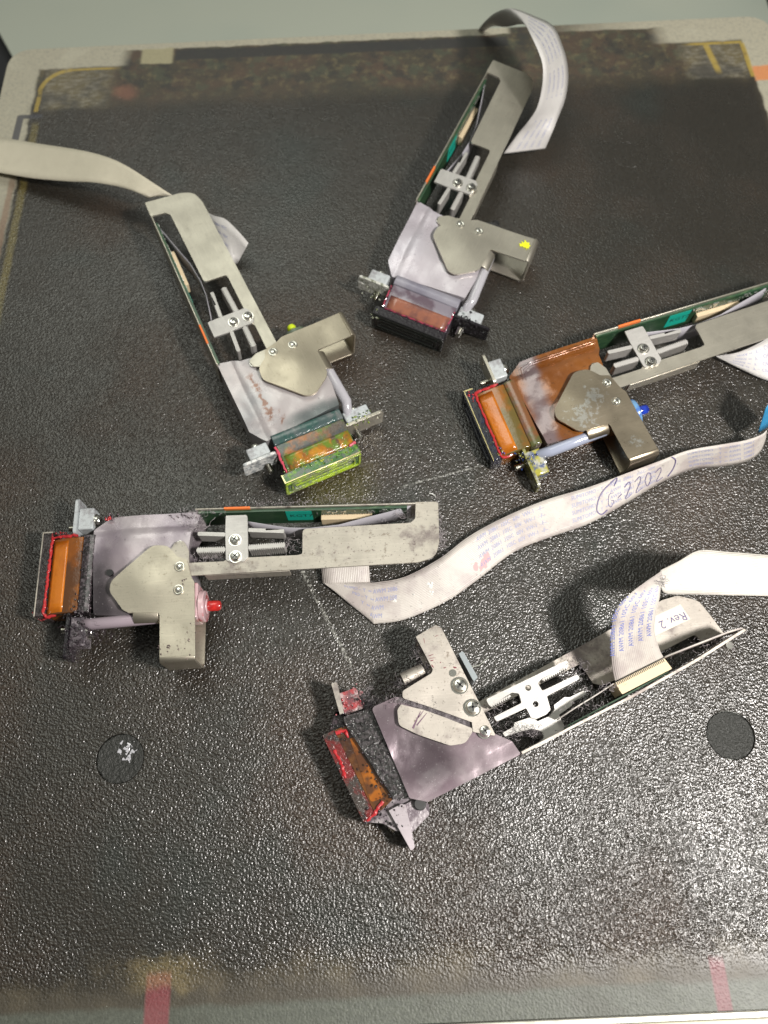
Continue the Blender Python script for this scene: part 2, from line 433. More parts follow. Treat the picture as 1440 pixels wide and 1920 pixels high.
# pale glossy blob of small lumps in the left plug
mb = MB()
for k in range(60):
    a = random.uniform(0, 6.28); r = random.uniform(0, 4.2)
    c = Vector((85.9+2.2+r*cos(a)*.8, -351.7+2.6+r*sin(a), -.9)); ss = random.uniform(.3, 1.1)
    mb.tube([c, c+Vector((random.uniform(-1, 1), random.uniform(-1, 1), .5))*ss], [ss*.8, ss*.2], 7)
mb.build('glossy_blob', Mat('glossy_blob', (.45, .45, .48), .1, coat=1.0), plat)
ALUP = Mat('aluminium_plate', (.33, .34, .32), .4, .9)
ALUP.mix(ALUP.noise(200, 4).step(.5, .7), (.2, .2, .19), .6)
mb = MB(); mb.prism(fil([(-.7, -.6, 13), (-12, -PH-2.2), (PW+14, -PH-4), (PW+.7, 2.4, 13)], 10)[::-1], -6, -1.62)
mb.build('base_plate', ALUP, plat, bevel=.4)
RAIL = Mat('pale_metal_rail', (.50, .49, .43), .42, .5)
RAIL.mix(RAIL.noise(260, 4).step(.45, .7), (.33, .32, .27), .7)
mb = MB(); mb.prism([(-14, -PH-.7), (-14, -PH-2.6), (PW+18, -PH-4.4), (PW+18, -PH-2.5)], -6, .25)
mb.build('edge_rail', RAIL, plat, bevel=.3)
CREAM = Mat('cream_paint', (.55, .53, .42), .5); CREAM.mix(CREAM.noise(500, 3).step(.5, .7), (.42, .4, .31), .6)
mb = MB(); mb.prism([(-14, -PH-2.8), (-14, -PH-22), (PW+18, -PH-22), (PW+18, -PH-4.6)], -8, -.6)
mb.build('front_lip', CREAM, plat, bevel=.3)

# machine housing behind and beside the platen
def structure(name, mb, mat, **k):
    o = mb.build(name, mat, None, **k); o['kind'] = 'structure'; return o
HOUS = Mat('grey_green_housing', (.42, .45, .38), .36, spec=.5)
HOUS.mix(HOUS.noise(9, 2).step(.4, .7), (.35, .40, .35), .6); HOUS.bump(HOUS.noise(900, 2), 6e-5, .4)
BLK = Mat('black_housing', (.012, .013, .016), .45)
zf = -70
a = bp(-14, 40, zf); b = bp(24, 108, zf); c = bp(1404, -40, zf); d = bp(1440, 60, zf)
sl = (a-b); e = (c-d)
mb = MB(); mb.prism([(b.x-sl.x*3, b.y-sl.y*3), (d.x+40, d.y-150), (d.x+6, d.y-2), (d.x+4, d.y+260), (a.x+sl.x*6, a.y+sl.y*6)], zf-4, zf)
structure('housing_floor', mb, HOUS, bevel=.5)
mb = MB(); mb.box(-700, 800, -400, 900, zf-30, zf-12)
structure('machine_base', mb, BLK)
mb = MB(); mb.box(d.x+8, d.x+20, d.y-60, d.y+200, zf-10, zf+24)
structure('right_housing_wall', mb, BLK, bevel=2)

# ---------------------------------------------------------------- print heads: shared tracing frame
PLZ = 19.0
def c6(x, y, z=PLZ): return bp(50+x*.2986, 900+y*.2986, z)
def c7(x, y, z=PLZ): return bp(340+x*.3889, 900+y*.3889, z)
O3 = c6(960, 545)
_a, _b = c7(60, 460), c7(1100, 397); TH3 = atan2(_b.y-_a.y, _b.x-_a.x)
def loc(P):
    d = P-O3; return (d.x*cos(TH3)+d.y*sin(TH3), -d.x*sin(TH3)+d.y*cos(TH3))
def A(x, y, w=0, r=None):
    q = loc(c6(x, y, PLZ+w)); return (*q, r) if r is not None else q
def B(x, y, w=0, r=None):
    q = loc(c7(x, y, PLZ+w)); return (*q, r) if r is not None else q

def pan_screw(mb, rec, c, ax, r=1.8, h=1.1):
    a = Vector(ax).normalized(); c = Vector(c)
    mb.cyl(c-a*.15, a, r*1.22, .35, 28)
    mb.tube([c+a*.2, c+a*(h*.55), c+a*(h*.9), c+a*h], [r, r*.97, r*.75, r*.35], 28)
    s = a.orthogonal().normalized(); t = a.cross(s); ph = random.uniform(0, 1.5)
    s, t = s*cos(ph)+t*sin(ph), t*cos(ph)-s*sin(ph)
    for u, v in ((s, t), (t, s)):
        vs = []
        for k in (h*.82, h*1.03):
            vs += [c+a*k+u*r*.58+v*r*.13, c+a*k-u*r*.58+v*r*.13, c+a*k-u*r*.58-v*r*.13, c+a*k+u*r*.58-v*r*.13]
        rec.add(vs, [(0, 1, 2, 3), (7, 6, 5, 4), (0, 4, 5, 1), (1, 5, 6, 2), (2, 6, 7, 3), (3, 7, 4, 0)])
def screw_obj(c, ax, parent, r=1.8, h=1.1, mat=None, world=False):
    mb = MB(); rc = MB(); pan_screw(mb, rc, c, ax, r, h)
    o = mb.build('screw', mat or SCREW, parent, world=world)
    rc.build('recess', RECESS, o, smooth=False)
    return o
def rivet_obj(c, parent, r=1.55):
    mb = MB(); n = 28; c = Vector(c)
    rows = []
    for rr, zz in ((.0, .75), (.4, .74), (.58, .62), (.66, .2), (.8, -.0), (.93, .05), (1.0, .38), (1.12, .36), (1.22, 0), (1.22, -.1)):
        rows.append([(c.x+r*rr*cos(2*pi*k/n), c.y+r*rr*sin(2*pi*k/n), c.z+zz) for k in range(n+1)])
    mb.grid(rows); return mb.build('rivet', SCREW, parent)
def lint_obj(areas, parent, n, mat=None, world=False, L=2.6):
    mb = MB()
    for _ in range(n):
        x, y, z, sx_, sy_, sz_ = random.choice(areas)
        q = Vector((x+random.gauss(0, sx_), y+random.gauss(0, sy_), z+abs(random.gauss(0, sz_))))
        d = Vector((random.gauss(0, 1), random.gauss(0, 1), random.gauss(0, .4))).normalized(); pts = [q]
        for k in range(6):
            d = (d+Vector((random.gauss(0, .6), random.gauss(0, .6), random.gauss(0, .3)))).normalized()
            q = q+d*random.uniform(.2, .5)*L/2.6; pts.append(q)
        mb.tube(pts, random.uniform(.03, .08), 3)
    o = mb.build('lint', mat or LINT, parent, smooth=False, world=world); o['kind'] = 'stuff'; return o

def blob_path(pts, r, jit=.35, n=None):
    out = []; rs = []
    pts = [Vector(p) for p in pts]
    for a, b in zip(pts, pts[1:]):
        m_ = max(2, int((b-a).length/.7))
        for k in range(m_):
            out.append(a.lerp(b, k/m_)+Vector((random.gauss(0, .12), random.gauss(0, .12), random.gauss(0, .06)))); rs.append(r*random.uniform(1-jit, 1+jit))
    out.append(pts[-1]); rs.append(r*.6); return out, rs

WB = -15.0            # underside of the head body
def make_head(cfg, M):
    H = thing('print_head', cfg['label'], 'print head', M, 'ink stained print heads on the platen')
    nk = cfg.get('nick', NICK); cv = cfg.get('cover', nk)
    # body wrapped in film
    mb = MB()
    poly = fil([A(405, 300, -1.7, 1.5), A(520, 222, -1.7, .6), A(1088, 192, -1.7), A(1062, 285, -1.7, 1), A(1030, 330, -1.7, 1), A(1010, 480, -1.7), A(1040, 600, -1.7), A(1040, 850, -1.7), A(640, 850, -1.7), A(405, 838, -1.7, 1)])
    mb.prism(poly, WB, -1.75)
    def sm(x, a, b): t = min(max((x-a)/(b-a), 0), 1); return t*t*(3-2*t)
    sd = cfg.get('seed', 0)
    def dish(x, y):
        nz = noise.noise(Vector((x*.11+sd, y*.13, sd)))*.7+noise.noise(Vector((x*.3, y*.35, sd)))*.22
        return -1.5*sm(x, -18, -31.5)-1.0*sm(y, 13.5, 17.5)-.5*sm(y, -10, -16)+nz*(.55 if x < 3 else .2)-.35
    mb.build('film_cover', cfg['film'], H, bevel=.7, seg=3, dish=dish)
    # sloping front: ink soaked flex and window
    yt, yb = A(300, 352, -4)[1], A(300, 836, -4)[1]
    def slope(u0, w0, u1, w1, y0, y1, nseg=6, bulge=.5):
        g = MB(); prof = [(u0+(u1-u0)*k/nseg, w0+(w1-w0)*(k/nseg)+bulge*sin(pi*k/nseg)) for k in range(nseg+1)]
        pl = prof+[(u1, WB+.3), (u0, WB+.3)]
        n = len(pl); vs = [(a, y0, b) for a, b in pl]+[(a, y1, b) for a, b in pl]
        fs = [tuple(range(n)), tuple(range(2*n-1, n-1, -1))]+[(i, (i+1) % n, n+(i+1) % n, n+i) for i in range(n)]
        g.add(vs, fs); return g
    uf = A(408, 500, -2)[0]; um = A(338, 500, -3)[0]; uk = A(240, 500, -5)[0]; un = A(158, 500, -6)[0]; u0 = A(88, 500, -6)[0]
    slope(uf, -3.5, um, -4.0, yb, yt).build('flex_tail', cfg['flex'], H, bevel=.3)
    win = slope(um-.05, -4.1, un, -6.0, yb+.3, yt-.3, 8, .7).build('chip_window', cfg['window'], H, bevel=.3)
    g = MB(); rows = []
    for k in range(7):
        f = .46+.5*k/6; uu = um+(un-um)*f; ww = -4.1-1.9*f+.7*sin(pi*f)+.07
        rows.append([(uu, yb+.8+(yt-yb-2.2)*j/8, ww) for j in range(9)])
    g.grid(rows); g.build('window_strip', cfg['strip'], win, solid=.12)
    # nozzle block
    g = MB(); yn0, yn1 = A(100, 862, -6)[1], A(100, 330, -6)[1]
    g.box(u0, un-.03, yn0, yn1, WB-.5, -5.4)
    nb = g.build('nozzle_block', cfg['block'], H, bevel=.5, seg=3)
    g = MB(); ym, zm = (yn0+yn1)/2, (WB-6)/2; hl, hh = (yn1-yn0)/2, (-5.4-WB)/2
    def ringp(a, b, r): return fil([(-a, -b, r), (a, -b, r), (a, b, r), (-a, b, r)], 6)
    def facep(gg, outer_, inner_, x0, x1):
        t = MB(); t.prism(outer_, 0, 1, [inner_] if inner_ else ())
        gg.add([(x0+(x1-x0)*v[2], ym+v[0], zm+v[1]) for v in t.v], t.f)
    facep(g, ringp(hl-.2, hh-.2, .8), ringp(hl-1.1, hh-1.0, .7), u0+.02, u0-.35)
    facep(g, ringp(hl-2.6, hh-2.0, 1.6), ringp(hl-3.2, hh-2.6, 1.2), u0+.02, u0-.45)
    facep(g, ringp(hl-4.2, .35, .3), None, u0+.02, u0-.3)
    for k in range(26):
        yy = -hl+5+(2*hl-10)*k/25
        facep(g, [(yy-.12, .8), (yy+.12, .8), (yy+.12, 1.7), (yy-.12, 1.7)], None, u0+.02, u0-.2)
    g.build('nozzle_plate', cfg['plate'], nb, bevel=.08)
    g = MB(); g.box(u0+.02, u0+.42, yn0+.2, yn1-.2, -5.39, -5.12); g.box(u0+.43, un-.2, yn1-.7, yn1-.2, -5.39, -5.2); g.build('rim', cfg.get('rim', GOLD), nb, bevel=.06)
    # sealant beads round the window
    for path in cfg['seal_paths'](un, um, yt, yb):
        g = MB(); pp, rs = blob_path(path, cfg.get('seal_r', .5)); g.tube(pp, rs, 8); g.build('sealant', cfg['seal'], H)
    # ears with white blocks and screws
    for side, (ex, ez) in enumerate((cfg.get('ear1', (NICK, WPLAS)), cfg.get('ear2', (NICK, WPLAS)))):
        if side == 0: y_in, y_out = A(310, 345, -5)[1], A(310, 118, -3)[1]
        else: y_in, y_out = A(300, 835, -8)[1], A(250, 1135, -8)[1]
        ue = A(312, 300, -3)[0]; hi = -2.6 if side == 0 else -4.5
        g = MB(); t = MB(); a, b = sorted((y_in, y_out))
        pl = fil([(a, hi-8.5, 1.4), (b, hi-8.5, 1.4), (b, hi, 1.4), (a, hi, 1.4)])
        yh = y_out-(1 if side == 0 else -1)*2.3
        hole = [(yh+.85*cos(2*pi*k/20), hi-3.2+.85*sin(2*pi*k/20)) for k in range(20)]
        t.prism(pl, 0, 1, [hole]); g.add([(ue-1.1+1.1*v[2], v[0], v[1]) for v in t.v], t.f)
        g.build('mounting_ear', ex, H, bevel=.15)
        ya = y_in+(y_out-y_in)*.12; yb2 = y_in+(y_out-y_in)*.74
        g = MB(); g.box(ue+.05, ue+5.6, min(ya, yb2), max(ya, yb2), hi-7.5, hi-1.2)
        blk = g.build('spacer_block', ez, H, bevel=.5, seg=3)
        yc = (ya+yb2)/2
        screw_obj((ue+5.7, yc, hi-4), (1, 0, 0), H, 2.1, 1.8, cfg.get('earscrew'))
        g = MB(); pts = []; rs = []
        for k in range(17): pts.append((ue-1.1-k*.24, yc-(y_out-y_in)*.12, hi-6.2)); rs.append(1.25 if k % 2 else .95)
        g.tube(pts, rs, 18); g.build('threaded_stud', SCREW, H)
    # arm bracket plate
    mb = MB(); z1, z0 = -.85, -1.65
    poly = fil([B(20, 400, z1), B(205, 392, z1, 1), B(222, 378, z1, .6), B(560, 362, z1), B(584, 356, z1, .8), B(585, 236, z1, 1.6), B(1105, 206, z1, 1.2), B(1128, 186, z1, .8),
                B(1130, 106, z1, .3), B(1238, 104, z1, .8), B(1244, 300, z1, 5), B(1225, 370, z1, 6), B(1140, 396, z1, 4), B(60, 460, z1), B(20, 462, z1)])
    mb.prism(poly, z0, z1)
    bo = mb.build('arm_bracket', nk, H, bevel=.22)
    # short downturned flanges along the arm
    mb = MB(); v = B(300, 446, z1); x2 = B(520, 434, z1)
    mb.prism([(B(110, 456, z1)[0], v[1]-.1), (x2[0], x2[1]-.1), (x2[0], x2[1]+.6), (B(110, 456, z1)[0], v[1]+.6)], -7, z0-.02)
    mb.build('flange', nk, H, bevel=.12)
    # side wall and circuit board on the far edge
    e0 = A(1075, 178, -1); e1 = B(1128, 108, -1)
    dv = Vector((e1[0]-e0[0], e1[1]-e0[1])).normalized(); nv = Vector((-dv.y, dv.x))
    def wallp(u_0, u_1, off, th, za, zb):
        a = Vector(e0)+dv*u_0+nv*off; b = Vector(e0)+dv*u_1+nv*off
        g_ = MB(); g_.prism([tuple(a), tuple(b), tuple(b+nv*th), tuple(a+nv*th)], za, zb); return g_
    Lw = (Vector(e1)-Vector(e0)).length
    wallp(-1, Lw+1.5, -.55, .5, -14.5, -.9).build('side_wall', cfg.get('wall', nk), H, bevel=.12)
    pcb = wallp(0, Lw-3, -1.6, .95, -14, -2.0).build('circuit_board', PCB, H)
    cb = wallp(Lw*.56, Lw*.80, -3.6, 1.95, -11.5, -6.5).build('connector', BEIGE, pcb, bevel=.2)
    g = MB()
    for k in range(20):
        u_ = Lw*.57+(Lw*.22)*k/19; h_ = wallp(u_, u_+.35, -2.0, .4, -6.4, -5.4); g.add(h_.v, h_.f)
    g.build('pins', PAD, cb)
    g = MB()
    for k in range(34):
        u_ = random.uniform(Lw*.5, Lw*.95); z_ = random.uniform(-5, -2.6); h_ = wallp(u_, u_+random.choice((.4, .8, 1.3)), -1.9, .3, z_-random.choice((.4, .6, 1.2)), z_); g.add(h_.v, h_.f)
    g.build('solder_parts', PAD, pcb)
    st = wallp(Lw*.40, Lw*.52, -1.72, .1, -11, -2.4).build('sticker', TEAL, pcb)
    vs, fs = text_mesh('KGT7', 3.4); a = Vector(e0)+dv*(Lw*.415)+nv*-1.76
    g = MB(); g.add([((a+dv*v[0]).x, (a+dv*v[0]).y, -7.6+v[1]*1.0) for v in vs], fs); g.build('printed_text', INKTXT, st, smooth=False)
    wallp(Lw*.12, Lw*.24, -.7, .8, -2.5, -.6).build('tape', ORTAPE, H, bevel=.1)
    # grey flat cable running inside the arm
    path = [B(318, 205, -4), B(420, 222, -4), B(520, 236, -4), B(620, 238, -4), B(760, 222, -4), B(880, 190, -4), B(1000, 160, -4), B(1110, 128, -4)]
    rows = []
    for i in range(len(path)-1):
        for k in range(4):
            f = k/4; x = path[i][0]*(1-f)+path[i+1][0]*f; y = path[i][1]*(1-f)+path[i+1][1]*f; rows.append([(x, y, -2.8), (x, y-.3, -7), (x, y-.6, -12.5)])
    rows.append([(*path[-1], -2.8), (*path[-1], -7), (*path[-1], -12.5)])
    g = MB(); g.grid(rows); g.build('inner_cable', FFCG, H, solid=.25)
    # comb shaped regulator fins
    g = MB()
    g.prism(fil([B(215, 172, .0), B(318, 168, .0, 1), B(320, 245, 0, .6), B(322, 372, .0, 1.5), B(300, 392, 0, 1), B(215, 392, .0, 1.5), B(212, 245, 0, .6)]), -.8, .02)
    g.build('cross_plate', ALU, H, bevel=.2)
    for (xa, xb, ya_, yb_, ser) in ((78, 212, 258, 262, 0), (322, 495, 240, 246, 0), (72, 212, 338, 334, 1), (322, 500, 325, 312, 1)):
        a = Vector(B(xa, ya_, 0)); b = Vector(B(xb, yb_, 0)); d = (b-a).normalized(); nn = Vector((-d.y, d.x)); g = MB()
        g.prism(fil([(*(a-nn*.75), .6), (*(b-nn*.75), .6), (*(b+nn*.75), .6), (*(a+nn*.75), .6)]), -6.0, -.1)
        if ser:
            nt = int((b-a).length/.75)
            for k in range(nt):
                q = a+d*(.4+k*.75); t = [q-nn*1.15, q-nn*1.15+d*.36, q+nn*1.15+d*.36, q+nn*1.15]
                g.prism([tuple(x) for x in t], -6.1, -.2)
        g.build('fin', ALU, H, bevel=.1)
    for s_ in ((258, 288), (260, 368)):
        u_, v_ = B(*s_, .6); screw_obj((u_, v_, .15), (0, 0, 1), H, 1.85, 1.5)
    # cover plate with hook
    g = MB()
    poly = fil([A(790, 408, 0, 4.5), A(888, 412, 0, 4.5), A(945, 480, 0, 1.6), A(1005, 497, 0, 1), A(1030, 600, 0, .8), A(1052, 640, 0, .5), A(1058, 1122, 0, 1.0), A(833, 1122, 0, 1.0), A(834, 850, 0, .6), A(826, 832, 0, .6), A(640, 834, 0, .8), A(603, 815, 0, 3), A(516, 695, 0, 4), A(532, 632, 0, 4)])
    g.prism(poly, -.8, 0); co = g.build('cover_plate', cv, H, bevel=.28, dish=lambda x, y: .75*math.exp(-((x+11)**2+(y+5)**2)/95)-.3*math.exp(-((x-1)**2+(y+22)**2)/60)-.15)
    uh0, vh = A(833, 1118, 0); uh1 = A(1058, 1118, 0)[0]
    g = MB(); rows = []
    for k in range(7):
        t = pi/2*k/6; rows.append([(uh0+.05, vh+.2-1.6*sin(t), -1.6+1.6*cos(t)), (uh1-.05, vh+.2-1.6*sin(t), -1.6+1.6*cos(t))])
    rows.append([(uh0+.05, vh-1.4, -12.5), (uh1-.05, vh-1.4, -12.5)])
    for k in range(1, 5):
        t = pi/2*k/4; rows.append([(uh0+.05, vh+.2-1.6*cos(t), -12.5-1.6*sin(t)), (uh1-.05, vh+.2-1.6*cos(t), -12.5-1.6*sin(t))])
    rows.append([(uh0+.05, vh+16, -14.1), (uh1-.05, vh+16, -14.1)])
    g.grid(rows); g.build('hook', cv, H, solid=.75, bevel=.15)
    rv = [(960, 545), (953, 690)]
    for r_ in rv: rivet_obj((*A(*r_, 0), .0), co)
    rivet_obj((*A(962, 405, -1.7), -1.75), H, 1.2)
    g = MB(); g.prism(fil([A(900, 445, -.9), A(930, 392, -.9, 1.5), A(985, 380, -.9, 1.5), A(1018, 440, -.9, 1), A(1020, 520, -.9), A(940, 520, -.9)]), -1.7, -.9); g.build('lug', nk, H, bevel=.12)
    # clip over the tube
    ua, ub = A(668, 880, -1)[0], A(826, 880, -1)[0]; vt = A(700, 838, -1)[1]
    g = MB(); rows = []
    for k in range(13):
        t = pi*.95*k/12; rows.append([(ua, vt-2.6*sin(t)*1.25+.2, -3.3+2.9*cos(t)), (ub, vt-2.6*sin(t)*1.25+.2, -3.3+2.9*cos(t))])
    g.grid(rows); g.build('tube_clip', cv, H, solid=.6, bevel=.1)
    # tube from clip to nozzle
    g = MB(); c0 = Vector((ub-1, vt-1.3, -3.4)); c1 = Vector((A(420, 880, -4)[0], vt-1.9, -4.2)); c2 = Vector((A(360, 860, -6)[0], vt-.5, -7))
    g.tube([c0, c0.lerp(c1, .5), c1, c1.lerp(c2, .6), c2], [2.1, 2.1, 2.1, 1.9, 1.6], 20); g.build('tube', cfg.get('tube', CLEAR), H)
    # inlet fitting
    xa = A(1015, 800, -8)[0]; yc = A(1015, 805, -8)[1]
    g = MB(); g.box(xa-2, xa+4.6, yc-5.2, yc+7.5, -12.5, -2.0); fo = g.build('inlet_body', cfg['inlet_body'], H, bevel=.6, seg=3)
    g = MB(); g.cyl((xa+4.6, yc, -7), (1, 0, 0), 5.6, 2.0, 28); g.tube([(xa+6.6, yc, -7), (xa+7.3, yc, -7)], 2.8, 20); g.build('inlet_flange', cfg['inlet_body'], fo, bevel=.3)
    g = MB(); x = xa+7.2; g.tube([(x, yc, -7), (x+.6, yc, -7), (x+3.6, yc, -7), (x+4.4, yc, -7), (x+4.7, yc, -7)], [1.7, 1.9, 1.85, 1.5, .8], 20); g.build('inlet_nipple', cfg['nipple'], fo)
    return H

def Mfit(x, y, z, yaw, ax, ay):
    return Matrix.Translation(Vector((x, y, z))*MM) @ Matrix.Rotation(radians(yaw), 4, 'Z') @ Matrix.Rotation(radians(ax), 4, 'X') @ Matrix.Rotation(radians(ay), 4, 'Y')

def seal_full(un, um, yt, yb):
    return [[(um-2, yt+.2, -3.6), (un, yt+.3, -5.2), (un-.3, yt-4, -5.2), (un-.4, (yt+yb)/2, -5.2), (un-.6, yb+1, -5.2), (un+.6, yb-.4, -5.4), (un+4, yb-.2, -4.9)]]
def seal_ends(un, um, yt, yb):
    return [[(um-1, yt+.1, -3.5), (un, yt+.3, -5.3)], [(un+.8, yb, -5.3), (un+.2, yb+3, -5.3)]]
def seal_line(un, um, yt, yb):
    return [[(um-1.5, yt+.2, -3.6), (un+.4, yt, -5.3)], [(un, yt-1, -5.2), (un, (yt+yb)/2, -5.15), (un, yb+1, -5.2)], [(un+.2, yb+1, -5.2), (um-2, yb+.4, -4)]]

YG = inky('yellow_green_ink', [(.03, .10, .03), (.25, .42, .02), (.02, .05, .03)], .15, 320)
def brown_film():
    m = Mat('kapton_film', (.25, .085, .016), .2, metal=.25, coat=.8, spec=.7)
    m.mix(m.noise(40, 3, off=.2).step(.35, .7), (.15, .045, .008), .9)
    m.mix(m.noise(55, 3, off=.7).step(.5, .75), (.36, .15, .035), .7)
    X, Y, Z = m.xyz(); n = m.noise(120, 4, off=.44)
    d = (X*1000.0+27.0-(Y*1000.0)*.12).abs()+(n-.5)*7.0
    m.mix(d.step(6.0, 1.0), (.16, .13, .145), .85)
    m.mix(m.noise(700, 4, off=.1).step(.62, .7), (.06, .03, .015), .5)
    m.bump(m.noise(60, 3), 2.2e-3, .6); m.bump(m.noise(420, 3), 1.5e-4, .6); return m

# magenta head, left
cfg3 = dict(label='dusty print head with red inlet and orange window, its long printed cable running right',
    film=film('smoky_film', (.36, .31, .33), (.24, .20, .24), (.50, .46, .47), [(-31, -9, 8, 12, .92), (-18, -14, 13, 5, .75), (-30, 4, 6, 8, .5)]), flex=inky('tar_ink', [(.035, .025, .03), (.13, .11, .12), (.01, .01, .01)], .18, 700),
    window=inky('amber_window', [(.26, .085, .010), (.20, .06, .008), (.08, .035, .015)], .12, 60, 1e-4), strip=inky('orange_strip', [(.56, .17, .012), (.40, .11, .010)], .12, 60, 1e-4),
    block=inky('black_block', [(.018, .014, .014), (.05, .04, .04)], .16, 300), plate=NICKD, seal=REDINK, seal_paths=seal_full,
    inlet_body=inky('red_translucent', [(.55, .38, .40), (.45, .05, .06)], .2, 160, 1e-4), nipple=inky('red_nipple', [(.55, .025, .02), (.36, .02, .02)], .2, 300, 1e-4),
    rim=NICKD, nick=NICKD, cover=nickel('olive_nickel', (.50, .455, .37), .34, .45), ear1=(WPLAS, WPLAS), ear2=(BLACKINK, inky('inky_block', [(.06, .05, .06), (.25, .22, .24)], .2, 400)), tube=Mat('smoky_tube', (.34, .28, .32), .2, coat=.5), wall=NICKD)
H3 = make_head(cfg3, Mfit(O3.x, O3.y, PLZ, math.degrees(TH3), 0, 0))
# yellow head, upper left
cfg1 = dict(seed=3.3, ear1=(inky('chrome_ear', [(.40, .42, .42), (.20, .21, .22), (.62, .62, .6)], .12, 380, 4e-4), WPLAS), label='print head with lime green nozzle face and yellow nipple, arm pointing up and left',
    film=film('grey_film', (.46, .43, .43), (.38, .34, .34), (.28, .29, .30), [(-32, -6, 6, 16, .8)], (.05, .08, .08), [(-27, -3, 12.0, 0), (-30, -22, 8.5, -.06)]), flex=inky('teal_ink', [(.05, .08, .08), (.12, .13, .13), (.02, .07, .06)], .15, 120, 2e-4),
    window=inky('rusty_window', [(.09, .07, .055), (.28, .10, .02), (.06, .14, .02), (.05, .06, .06)], .18, 95, 3e-4), strip=inky('rusty_strip', [(.30, .11, .012), (.06, .045, .04), (.42, .19, .02), (.10, .18, .02)], .12, 130, 3e-4),
    block=inky('lime_block', [(.03, .12, .02), (.14, .28, .02), (.10, .12, .10)], .18, 300), plate=inky('lime_plate', [(.36, .50, .02), (.16, .18, .10)], .2, 260, 2e-4), seal=PINKINK, seal_paths=seal_ends,
    inlet_body=Mat('grey_green_fitting', (.10, .13, .09), .3), nipple=Mat('lime_nipple', (.58, .72, .02), .3, coat=.3), cover=nickel('warm_nickel', (.46, .41, .32), .27, .3))
# black head, top
FOIL = inky('foil_ear', [(.42, .43, .38), (.16, .17, .12), (.60, .60, .56)], .14, 420, 6e-4)
cfg2 = dict(seed=7.1, rim=DARK, ear1=(FOIL, WPLAS), label='print head with glossy black nozzle and a yellow paint dab on its hook',
    film=film('lavender_film', (.50, .47, .50), (.42, .38, .42), (.52, .50, .55)), flex=film('lavender_flex', (.30, .29, .34), (.20, .19, .24), (.40, .39, .43)),
    window=inky('plum_window', [(.20, .18, .21), (.10, .07, .09)], .14, 120, 1e-4), strip=inky('brown_strip', [(.26, .10, .06), (.14, .06, .05)], .16, 120, 1e-4),
    block=BLACKINK, plate=Mat('gloss_black', (.012, .014, .012), .1, coat=.8), seal=inky('crimson_seal', [(.34, .04, .08), (.05, .02, .03)], .15, 600, 1e-4), seal_r=.34, seal_paths=seal_line,
    inlet_body=Mat('black_fitting', (.03, .03, .03), .3), nipple=Mat('black_nipple', (.02, .02, .02), .3), ear2=(BLACKINK, WPLAS), tube=CLEAR)
# blue head, right
cfg4 = dict(seed=5.2, label='print head wrapped in brown amber film, with blue inlet, arm cut off by right edge',
    film=brown_film(), flex=inky('amber_flex', [(.16, .07, .03), (.12, .10, .11), (.08, .09, .03)], .15, 90, 1e-4),
    window=inky('amber_window2', [(.20, .07, .010), (.24, .09, .012), (.10, .08, .02)], .1, 60, 1e-4), strip=inky('orange_strip2', [(.46, .14, .010), (.30, .085, .008)], .1, 60, 1e-4),
    block=inky('navy_block', [(.010, .011, .018), (.008, .012, .05), (.02, .02, .02)], .12, 300), plate=Mat('navy_plate', (.006, .008, .02), .15, coat=.7), seal=REDINK, seal_paths=seal_full,
    inlet_body=inky('blue_translucent', [(.14, .30, .50), (.05, .14, .42)], .2, 200, 1e-4), nipple=inky('blue_nipple', [(.015, .05, .42), (.01, .02, .2)], .12, 300, 1e-4),
    cover=NICKB, ear2=(inky('yellow_ear', [(.24, .23, .03), (.10, .10, .07), (.36, .36, .30)], .12, 260, 2e-4), inky('yellow_block', [(.34, .32, .05), (.42, .42, .38), (.05, .08, .20)], .12, 240, 2e-4)), tube=Mat('lilac_tube', (.33, .36, .46), .15, coat=.6))

FITS = dict(h1=(-41.4, 173.2, 18.4, 114.9, 4.0, -1.3), h2=(36.6, 234.3, 17.7, 65.4, 4.5, -2.4), h4=(87.9, 154.9, 16.8, 17.4, 3.3, -2.3))
H1 = make_head(cfg1, Mfit(*FITS['h1']))
H2 = make_head(cfg2, Mfit(*FITS['h2']))
H4 = make_head(cfg4, Mfit(*FITS['h4']))

# head-specific marks
def patch(parent, pts, w, mat, name):
    g = MB(); g.prism(pts, w, w+.05); return g.build(name, mat, parent, smooth=False)
def splat(cx, cy, r, n=26, ang=0, asp=1.0, j=.35):
    out = []
    for k in range(n):
        t = 2*pi*k/n; rr = r*(1+random.uniform(-j, j)); x, y = rr*cos(t)*asp, rr*sin(t)
        out.append((cx+x*cos(ang)-y*sin(ang), cy+x*sin(ang)+y*cos(ang)))
    return out
patch(H1, splat(-12.5, -7.5, .75, 16, .5, 1.4, .1), 0.01, Mat('violet_dot', (.03, .01, .20), .4), 'ink_dot')
hx, hy = A(1000, 1050, 0)
patch(H2, splat(1.8, -28.8, 1.9, 30, 0, 1.0, .45), .01, YPAINT, 'paint_dab')
g = MB(); g.cyl((*A(520, 580, -1.7), -3.2), (0, 0, 1), 1.2, 1.25, 20); g.build('dark_spot', DARK, H3)
lint_obj([(*A(1060, 280, 0), -1, 3, 1.6, .5), (*A(1090, 200, 0), -1, 4, .8, .3), (*B(540, 320, -3), -3, 3, 2.5, 1.5), (*B(1090, 160, -4), -6, 3, 2, 1.5), (*B(1245, 200, -1), -2, .4, 5, .8), (*B(1255, 280, -1), -3, .7, 2, 1), (*B(600, 105, -1), -1, 20, .5, .4), (*B(130, 370, -2), -3, 4, 1, 1)], H3, 420)
